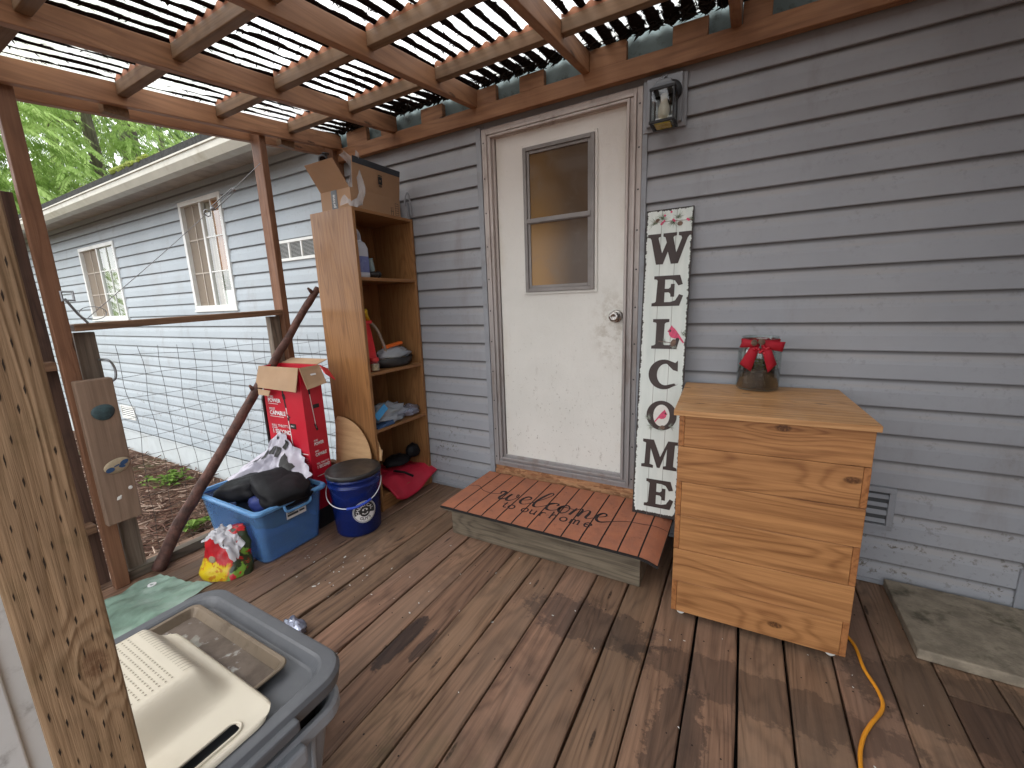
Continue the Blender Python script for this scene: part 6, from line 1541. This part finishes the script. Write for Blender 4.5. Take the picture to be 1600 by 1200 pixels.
for s_, v_ in ((-.022, .208), (.004, .212)):
    mb = MB(); c_ = bowpt(s_, v_, .098)
    for i in range(5):
        for j in range(8):
            a = 2 * PI * j / 8 + i * .4; el = -1.2 + i * .6; d = sdir * math.cos(a) * math.cos(el) + Vector((0, 0, 1)) * math.sin(a) * math.cos(el) + cdir * math.sin(el); p = c_ + d * .010; mb.sphere(p, .0036, 6, 4)
    mb.sphere(c_, .009, 8, 6); mb.build('pine_cone', M['paint_brown'], jt)
mb = MB()
for s_, v_ in ((-.004, .182), (.008, .176), (-.012, .186), (.016, .190), (.022, .184), (.010, .196), (.002, .170), (-.020, .180), (.016, .166), (.030, .188)): mb.sphere(bowpt(s_, v_, .098), .0065, 10, 7)
mb.build('berries', M['berry'], jt, smooth=True)

# cord, slab
cp = smooth_path([(.36, -.30, .010), (.40, -.42, .010), (.424, -.49, .010), (.430, -.59, .010), (.449, -.673, .010), (.446, -.737, .010), (.40, -.82, .010), (.372, -.88, .010), (.352, -.96, .010), (.345, -1.10, .010), (.36, -1.4, .010), (.45, -1.9, .010)], 8)
mb = MB(); mb.tube(cp, .0055, 8); tag(mb.build('extension_cord', M['cord'], base=(.40, -.8, 0), smooth=True), 'yellow orange extension cord curving over the deck from the cabinet', 'cord')
sb = MB(); sb.grid(lambda u, v: (.598 + .62 * u, -.452 + .402 * v, .0425 + .0015 * mnoise.noise((u * 9, v * 9, 0))), 14, 10)
sl_ = MB(); sl_.box(.598, 1.218, -.452, -.034, .004, .043)
tag(sl_.build('concrete_slab', M['concrete'], base=(.9, -.25, 0), bevel=.006), 'mossy gray concrete paving slab lying against the siding', 'slab')

# ------------------------------------------------------------------ wall lamp, security camera
lm = thing('wall_lamp', 'black glass lantern on a gray block right of the door', 'lamp', (-.375, 0, 2.1))
mb = MB(); mb.box(-.470, -.282, -.030, -.0185, 2.012, 2.228); mb.box(-.452, -.300, -.048, -.0305, 2.030, 2.226); mb.build('mounting_block', M['siding_trim'], lm, bevel=.004)
mb = MB(); mb.lathe([(.0001, -.049), (.048, -.049), (.050, -.055), (.046, -.062), (.020, -.066), (.0001, -.066)], (-.350, 0, 2.150), 24, axis='y'); mb.tube(smooth_path([(-.355, -.064, 2.155), (-.358, -.090, 2.176), (-.360, -.120, 2.180)], 5), .008, 8); mb.build('wall_plate', M['black_metal'], lm, smooth=True)
lx, ly = -.362, -.125; a_, zc0, zc1 = .046, 2.000, 2.128
mb = MB()
for sx in (-1, 1):
    for sy in (-1, 1): mb.box(lx + sx * a_ - .0035, lx + sx * a_ + .0035, ly + sy * a_ - .0035, ly + sy * a_ + .0035, zc0, zc1)
ring(mb, lx - a_ - .006, lx + a_ + .006, 0, 0, 0, 0, 0) if False else None
for z0 in (zc0 - .004, zc1 - .006):
    for s_ in (-1, 1): mb.box(lx - a_ - .006, lx + a_ + .006, ly + s_ * a_ - .005, ly + s_ * a_ + .005, z0, z0 + .010); mb.box(lx + s_ * a_ - .005, lx + s_ * a_ + .005, ly - a_ - .0055, ly + a_ + .0055, z0 + .0003, z0 + .0097)
mb.build('lantern_frame', M['black_metal'], lm, bevel=.001)
mb = MB(); loft(mb, [rring(lx, ly, a_ + .006, a_ + .006, .004, zc1 + .0045, 2), rring(lx, ly, .034, .034, .004, zc1 + .022, 2), rring(lx, ly, .030, .030, .004, zc1 + .036, 2), rring(lx, ly, .012, .012, .004, zc1 + .046, 2)]); mb.tube([(lx + .010 * math.cos(q), ly, zc1 + .056 + .010 * math.sin(q)) for q in [2 * PI * i / 14 for i in range(14)]], .002, 6, closed=True); mb.build('lantern_cap', M['tote_lid'], lm, bevel=.001)
mb = MB()
for s_ in (-1, 1): mb.quad((lx - a_, ly + s_ * a_, zc0 + .006), (lx + a_, ly + s_ * a_, zc0 + .006), (lx + a_, ly + s_ * a_, zc1 - .006), (lx - a_, ly + s_ * a_, zc1 - .006)); mb.quad((lx + s_ * a_, ly - a_, zc0 + .006), (lx + s_ * a_, ly + a_, zc0 + .006), (lx + s_ * a_, ly + a_, zc1 - .006), (lx + s_ * a_, ly - a_, zc1 - .006))
mb.build('lantern_glass', M['glass'], lm)
mb = MB(); mb.box(lx - .032, lx + .032, ly - .032, ly + .032, zc0 - .006, zc0 - .001); mb.build('lantern_base', M['amber'], lm)
mb = MB(); mb.lathe([(.0001, .118), (.014, .118), (.016, .085), (.022, .070), (.024, .050), (.022, .030), (.014, .018), (.0001, .014)], (lx, ly, zc0), 18); mb.build('bulb', M['bulb'], lm, smooth=True)

sc_ = thing('security_camera', 'small dark security camera under the corner of the patio cover', 'camera', (-2.53, -.13, 2.26))
cpos = Vector((-2.525, -.165, 2.245)); cd_ = (Vector((-.6, -1.6, 1.2)) - cpos).normalized(); q = cd_.to_track_quat('Z', 'Y').to_matrix().to_4x4()
mb = MB(); mb.lathe([(.0001, -.055), (.022, -.055), (.026, -.045), (.026, .030), (.029, .032), (.029, .045), (.024, .046), (.022, .038), (.0001, .036)], cpos, 20, mat=q); mb.build('camera_body', M['tote_lid'], sc_, smooth=True)
mb = MB(); mb.lathe([(.0001, .040), (.021, .040)], cpos, 18, mat=q); mb.build('lens', M['led_lens'], sc_)
mb = MB(); mb.tube(smooth_path([cpos + Vector((0, .02, 0)), cpos + Vector((-.01, .04, .02)), Vector((-2.535, -.13, 2.29))], 4), .007, 8); mb.lathe([(.0001, 0), (.024, 0), (.024, .006), (.0001, .006)], (-2.535, -.13, 2.286), 16); mb.build('bracket', M['tote_lid'], sc_, smooth=True)
mb = MB()
for k_ in range(4): mb.tube(smooth_path([cpos + Vector((-.03, 0, -.01)), cpos + Vector((-.055 - .01 * k_, -.02, -.06)), cpos + Vector((-.05 + .012 * k_, .0, -.13)), cpos + Vector((-.045 + .01 * k_, .0, -.20 - .05 * (k_ > 1)))], 5), .0016, 5)
mb.build('cables', M['black_plastic'], sc_, smooth=True)
mb = MB()
for k_ in range(2): mb.tube([cpos + Vector((-.035 + .012 * k_, .0, -.42)), cpos + Vector((-.032 + .012 * k_, .0, -.455))], .004, 6)
mb2 = MB()
for k_ in range(2): mb2.tube([cpos + Vector((-.03, 0, -.18)), cpos + Vector((-.035 + .012 * k_, .0, -.42))], .0014, 5)
mb2.build('cables', M['black_plastic'], sc_); mb.build('wire_ends', M['orange_plastic'], sc_)

# ------------------------------------------------------------------ trees
def cedar_mesh(seed, H, R, z0, nl, leafm=.13):
    r = random.Random(seed); mb = MB()
    def leafspray(p, d, L, w):
        side = d.cross(Vector((0, 0, 1))); side = side.normalized() if side.length > .01 else Vector((1, 0, 0))
        nrm = side.cross(d).normalized()
        n = max(3, int(L / .034))
        for i in range(n):
            t_ = (i + r.random() * .6) / n; q = p + d * L * t_ + Vector((0, 0, -.25 * L * t_ * t_)); l = leafm * (1.25 - .8 * t_) * r.uniform(.6, 1.3)
            for s_ in (-1, 1):
                e = (d * .9 + side * s_ * .60 + Vector((0, 0, -.55 + r.uniform(-.2, .15))) + nrm * r.uniform(-.2, .2)).normalized() * l
                k = e.cross(nrm).normalized() * l * w
                mb.add([q, q + e * .5 + k, q + e, q + e * .5 - k], [(0, 1, 2, 3)])
    for i in range(nl):
        z = z0 + (H - z0) * (i / nl) ** .95; f = 1 - (z - z0) / (H - z0); a = r.uniform(0, 2 * PI); L = R * (.35 + .65 * f) * r.uniform(.7, 1.1)
        d = Vector((math.cos(a), math.sin(a), r.uniform(-.05, .15)))
        n = int(L / .16)
        for j in range(n):
            t_ = .15 + .85 * (j + r.random()) / n; p = Vector((0, 0, z)) + d * L * t_ + Vector((0, 0, -.30 * L * t_ * t_ + .05 * L))
            yaw = r.uniform(.4, 1.1) * r.choice((-1, 1)); dd = Vector((d.x * math.cos(yaw) - d.y * math.sin(yaw), d.x * math.sin(yaw) + d.y * math.cos(yaw), -.30 - r.random() * .5)).normalized()
            leafspray(p, dd, r.uniform(.40, .85) * (1.1 - .4 * t_), .105)
        leafspray(Vector((0, 0, z)) + d * L + Vector((0, 0, -.25 * L)), (d + Vector((0, 0, -.6))).normalized(), .8, .105)
    return mb
def trunk_mesh(H, r0, seed, nl=0, R=3):
    r = random.Random(seed); mb = MB(); n = 12
    mb.tube([(.1 * mnoise.noise((i * .3, seed, 0)), .1 * mnoise.noise((i * .3, seed, 5)), H * i / n) for i in range(n + 1)], [r0 * (1 - .85 * i / n) + (.12 * r0 if i == 0 else 0) for i in range(n + 1)], 14)
    for i in range(nl):
        z = H * (.18 + .7 * i / nl); a = r.uniform(0, 2 * PI); L = R * (1 - z / H) * .8 + .5; d = Vector((math.cos(a), math.sin(a), .05))
        mb.tube([Vector((0, 0, z)), Vector((0, 0, z)) + d * L * .5, Vector((0, 0, z - .25 * L)) + d * L], [.05, .03, .008], 5)
    return mb
def tree(x, y, H, R, z0, nl, r0, seed, m, label, cat='tree', name='cedar_tree', group='cedars behind the house', leafm=.13):
    t_ = thing(name, label, cat, (x, y, GZ), 0, group)
    trunk_mesh(H, r0, seed, 9, R * .7).build('trunk', M['trunk'], t_, world=False, smooth=True)
    cedar_mesh(seed, H, R, z0, nl, leafm).build('crown', M[m], t_, world=False)
tree(-13.6, 2.35, 11.0, 3.3, 1.2, 230, .22, 11, 'leaf_bright', 'bright yellow green cedar with drooping sprays at far left')
tree(-16.6, 4.25, 15.0, 2.4, 6.6, 60, .36, 12, 'leaf_dark', 'tree with a bare gray trunk showing above the mossy roof edge')
tree(-17.5, 2.8, 13.0, 3.2, 2.0, 190, .22, 13, 'leaf_dark', 'darker cedar behind the bright drooping one')
tree(-15.2, 6.6, 12.0, 3.0, 2.0, 190, .25, 14, 'leaf_dark', 'green cedar right of the bare gray trunk')
tree(-12.6, .1, 9.0, 3.0, .8, 180, .22, 15, 'leaf_bright', 'yellow green cedar seen past the left timber post')
tree(-21.5, 7.2, 14.0, 3.4, 1.5, 130, .25, 16, 'leaf_dark', 'distant dark cedar furthest back over the roof', leafm=.2)
S.view_settings.view_transform = 'Standard'; S.view_settings.look = 'None'; S.view_settings.exposure = 0.0; S.view_settings.gamma = 1.0
S.render.engine = 'CYCLES'
S.cycles.use_denoising = True
S.cycles.max_bounces = 10; S.cycles.transparent_max_bounces = 16; S.cycles.diffuse_bounces = 6
